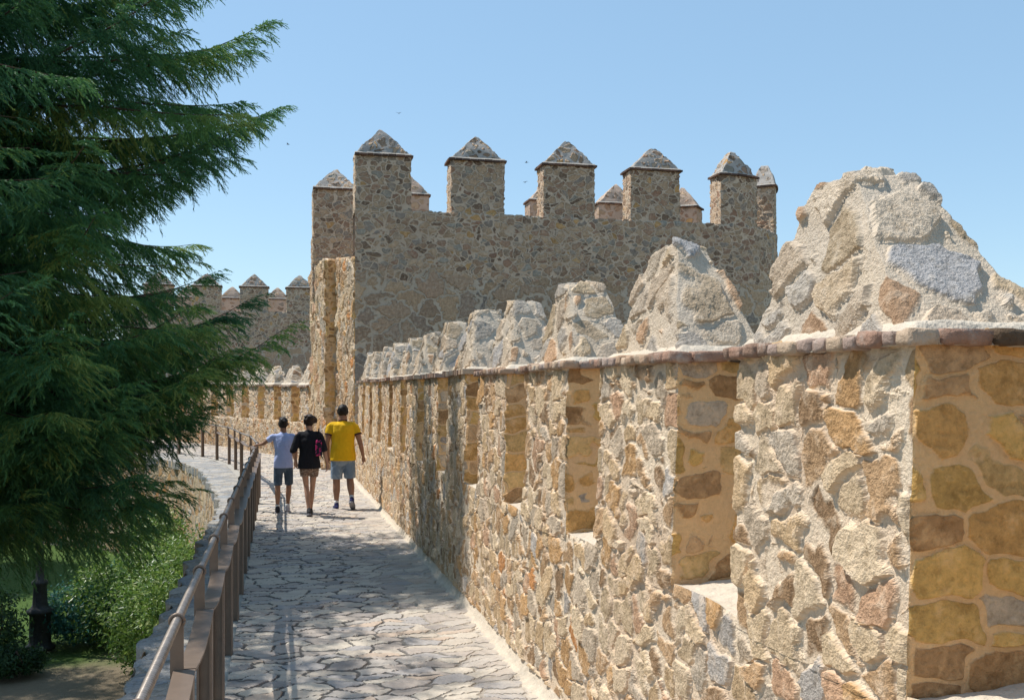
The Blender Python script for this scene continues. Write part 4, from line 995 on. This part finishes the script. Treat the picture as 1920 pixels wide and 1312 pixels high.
        V, f2 = tube([S((0, lean, 1.468)), S((0, lean+.004, 1.49))], [(.072*b*k, .066*b*k), (.066*b*k, .060*b*k)], 20); m3 = MB(); m3.add(V, f2); m3.build('collar', M['trim'], top, smooth=True, world_parent=False)
    # shorts
    t = style['shorts']; mb = MB(); limb(mb, [S((0, 0, .85)), S((0, 0, .95)), S((0, 0, 1.02))], [((.158*b)*k, (.118*b)*k), ((.166*b)*k, (.124*b)*k), ((.155*g)*k, (.118*g)*k)], 22)
    for s_ in ('l', 'r'):
        hp_, kn = np.array(J['hip_'+s_]), np.array(J['knee_'+s_]); f = t['len']; tip = hp_*(1-f) + kn*f
        limb(mb, [S(hp_ + np.array([0, 0, .02])), S(hp_*.6 + tip*.4), S(tip)], [.094*b*k, .092*b*k, t['w']*b*k], 18, e1=False)
    remesh(mb, t['name'], M[t['mat']], root, .0105, 3)
    for s_ in ('l', 'r'):
        an = J['ankle_'+s_]; sp = style['shoes'][0 if s_ == 'l' else 1]
        shoe(root, S(an), J.get('foot_'+s_, (0, 1)), sp[1], M[sp[0]], .275*k)
        if style.get('socks'):
            m2 = MB(); kn = np.array(J['knee_'+s_]); an = np.array(an); V, f2 = tube([S(an + (0, 0, -.03)), S(an*.92 + kn*.08), S(an*.84 + kn*.16)], [.041*k, .039*k, .041*k], 14); m2.add(V, f2); m2.build('sock', M['sock'], root, smooth=True, world_parent=False)
    return root

# the man: left foot planted, right foot trailing with the heel up
J = dict(hip_l=(-.095, 0, .90), knee_l=(-.105, .03, .49), ankle_l=(-.105, .02, .095), hip_r=(.095, 0, .90), knee_r=(.12, .07, .50), ankle_r=(.135, -.20, .19),
         sh_l=(-.195, .02, 1.395), el_l=(-.265, .00, 1.12), wr_l=(-.235, .10, .89), sh_r=(.195, .02, 1.395), el_r=(.28, -.04, 1.12), wr_r=(.335, -.02, .88), hand_r=((.1, .1, -1), (-1, .2, 0), .4), foot_l=(-.1, 1), foot_r=(.25, 1))
man = person('man in a yellow t-shirt with dark sleeve edges and light denim shorts', (1.05, 17.0, 0.012), 1.775, J, 'skin_tan', 'hair',
       dict(girth=1.12, hair='short', lean=.02, top=dict(name='yellow_jersey', mat='yellow', hem=.80, sleeve=.52, ease=.022, trim=True, sw=.066), shorts=dict(name='denim_shorts', mat='jeans', len=.93, w=.088), shoes=[('shoe_blue', 0), ('shoe_blue', .55)], socks=True), build=1.10)
# the woman
J = dict(hip_l=(-.085, 0, .90), knee_l=(-.045, .11, .52), ankle_l=(.0, -.03, .12), hip_r=(.085, 0, .90), knee_r=(.06, .13, .50), ankle_r=(.03, .27, .095),
         sh_l=(-.185, .02, 1.40), el_l=(-.265, -.02, 1.13), wr_l=(-.215, .12, .93), sh_r=(.185, .02, 1.40), el_r=(.25, -.05, 1.13), wr_r=(.305, -.01, .90), hand_r=((.05, .0, -1), (-1, .3, 0), .45), hand_l=((0, .5, -.9), (1, 0, 0), .4), foot_l=(.1, 1))
woman = person('woman in a loose black blouse and printed shorts walking between boy and man', (.465, 16.1, 0.012), 1.63, J, 'skin', 'hair_f',
       dict(girth=.95, leg=.82, hair='wavy', turn=.25, lean=.02, top=dict(name='black_blouse', mat='black', hem=.81, sleeve=1.05, ease=.022, flare=.012, sw=.062), shorts=dict(name='printed_shorts', mat='printed', len=.50, w=.088), shoes=[('shoe_d', .35), ('shoe_d', 0)]), build=.96)
# the boy, left hand on the handrail
bx, by = .07, 16.75
kb = 1.57 / 1.75
hx, hy, hz = (-.385 - bx) / kb, .35 / kb, (RH + .035) / kb
J = dict(hip_l=(-.085, 0, .90), knee_l=(-.10, .0, .49), ankle_l=(-.105, -.04, .10), hip_r=(.085, 0, .90), knee_r=(.10, .10, .50), ankle_r=(.075, .10, .095),
         sh_l=(-.195, .02, 1.39), el_l=(-.36, .16, 1.26), wr_l=(hx + .07, hy - .10, hz + .045), sh_r=(.19, .02, 1.395), el_r=(.225, -.02, 1.13), wr_r=(.215, .13, .93), hand_l=((-.55, .8, -.12), (0, 0, -1), .35))
boy = person('boy in a pale blue t-shirt trailing his left hand on the railing', (bx, by, 0.012), 1.57, J, 'skin_tan', 'hair',
       dict(girth=.92, hair='short', turn=-.1, top=dict(name='blue_tee', mat='lilac', hem=.81, sleeve=.45, ease=.022, sw=.066), shorts=dict(name='denim_shorts', mat='jeans_d', len=.95, w=.084), shoes=[('shoe_d', 0), ('shoe_w', 0)], socks=True), build=.92)
# bag on the woman's right shoulder
wx, wy = .465, 16.1; kw = 1.63 / 1.75
bag = empty('shoulder_bag', (wx + .15, wy - .14, .95), "narrow black bag with a bright pink flower print hanging at the woman's right shoulder blade", 'bag')
mb = MB(); mb.box([(wx+.085, wy-.175, .99), (wx+.20, wy-.165, .99), (wx+.20, wy-.125, .99), (wx+.085, wy-.125, .99), (wx+.10, wy-.17, 1.24), (wx+.19, wy-.165, 1.24), (wx+.19, wy-.13, 1.24), (wx+.10, wy-.13, 1.24)], n=(8, 4, 10), rad=.02, jit=.003); mb.build('pouch', M['floral'], bag, smooth=True)
mb = MB(); mb.tube([(wx+.145, wy-.14, 1.235), (wx+.150, wy-.125, 1.32), (wx+.150, wy-.06, 1.385), (wx+.150, wy+.02, 1.40)], .011, 8)
mb.tube([(wx+.17, wy-.14, 1.0), (wx+.22, wy-.12, .93), (wx+.19, wy-.13, .99)], .006, 6); mb.build('strap', M['black'], bag, smooth=True)
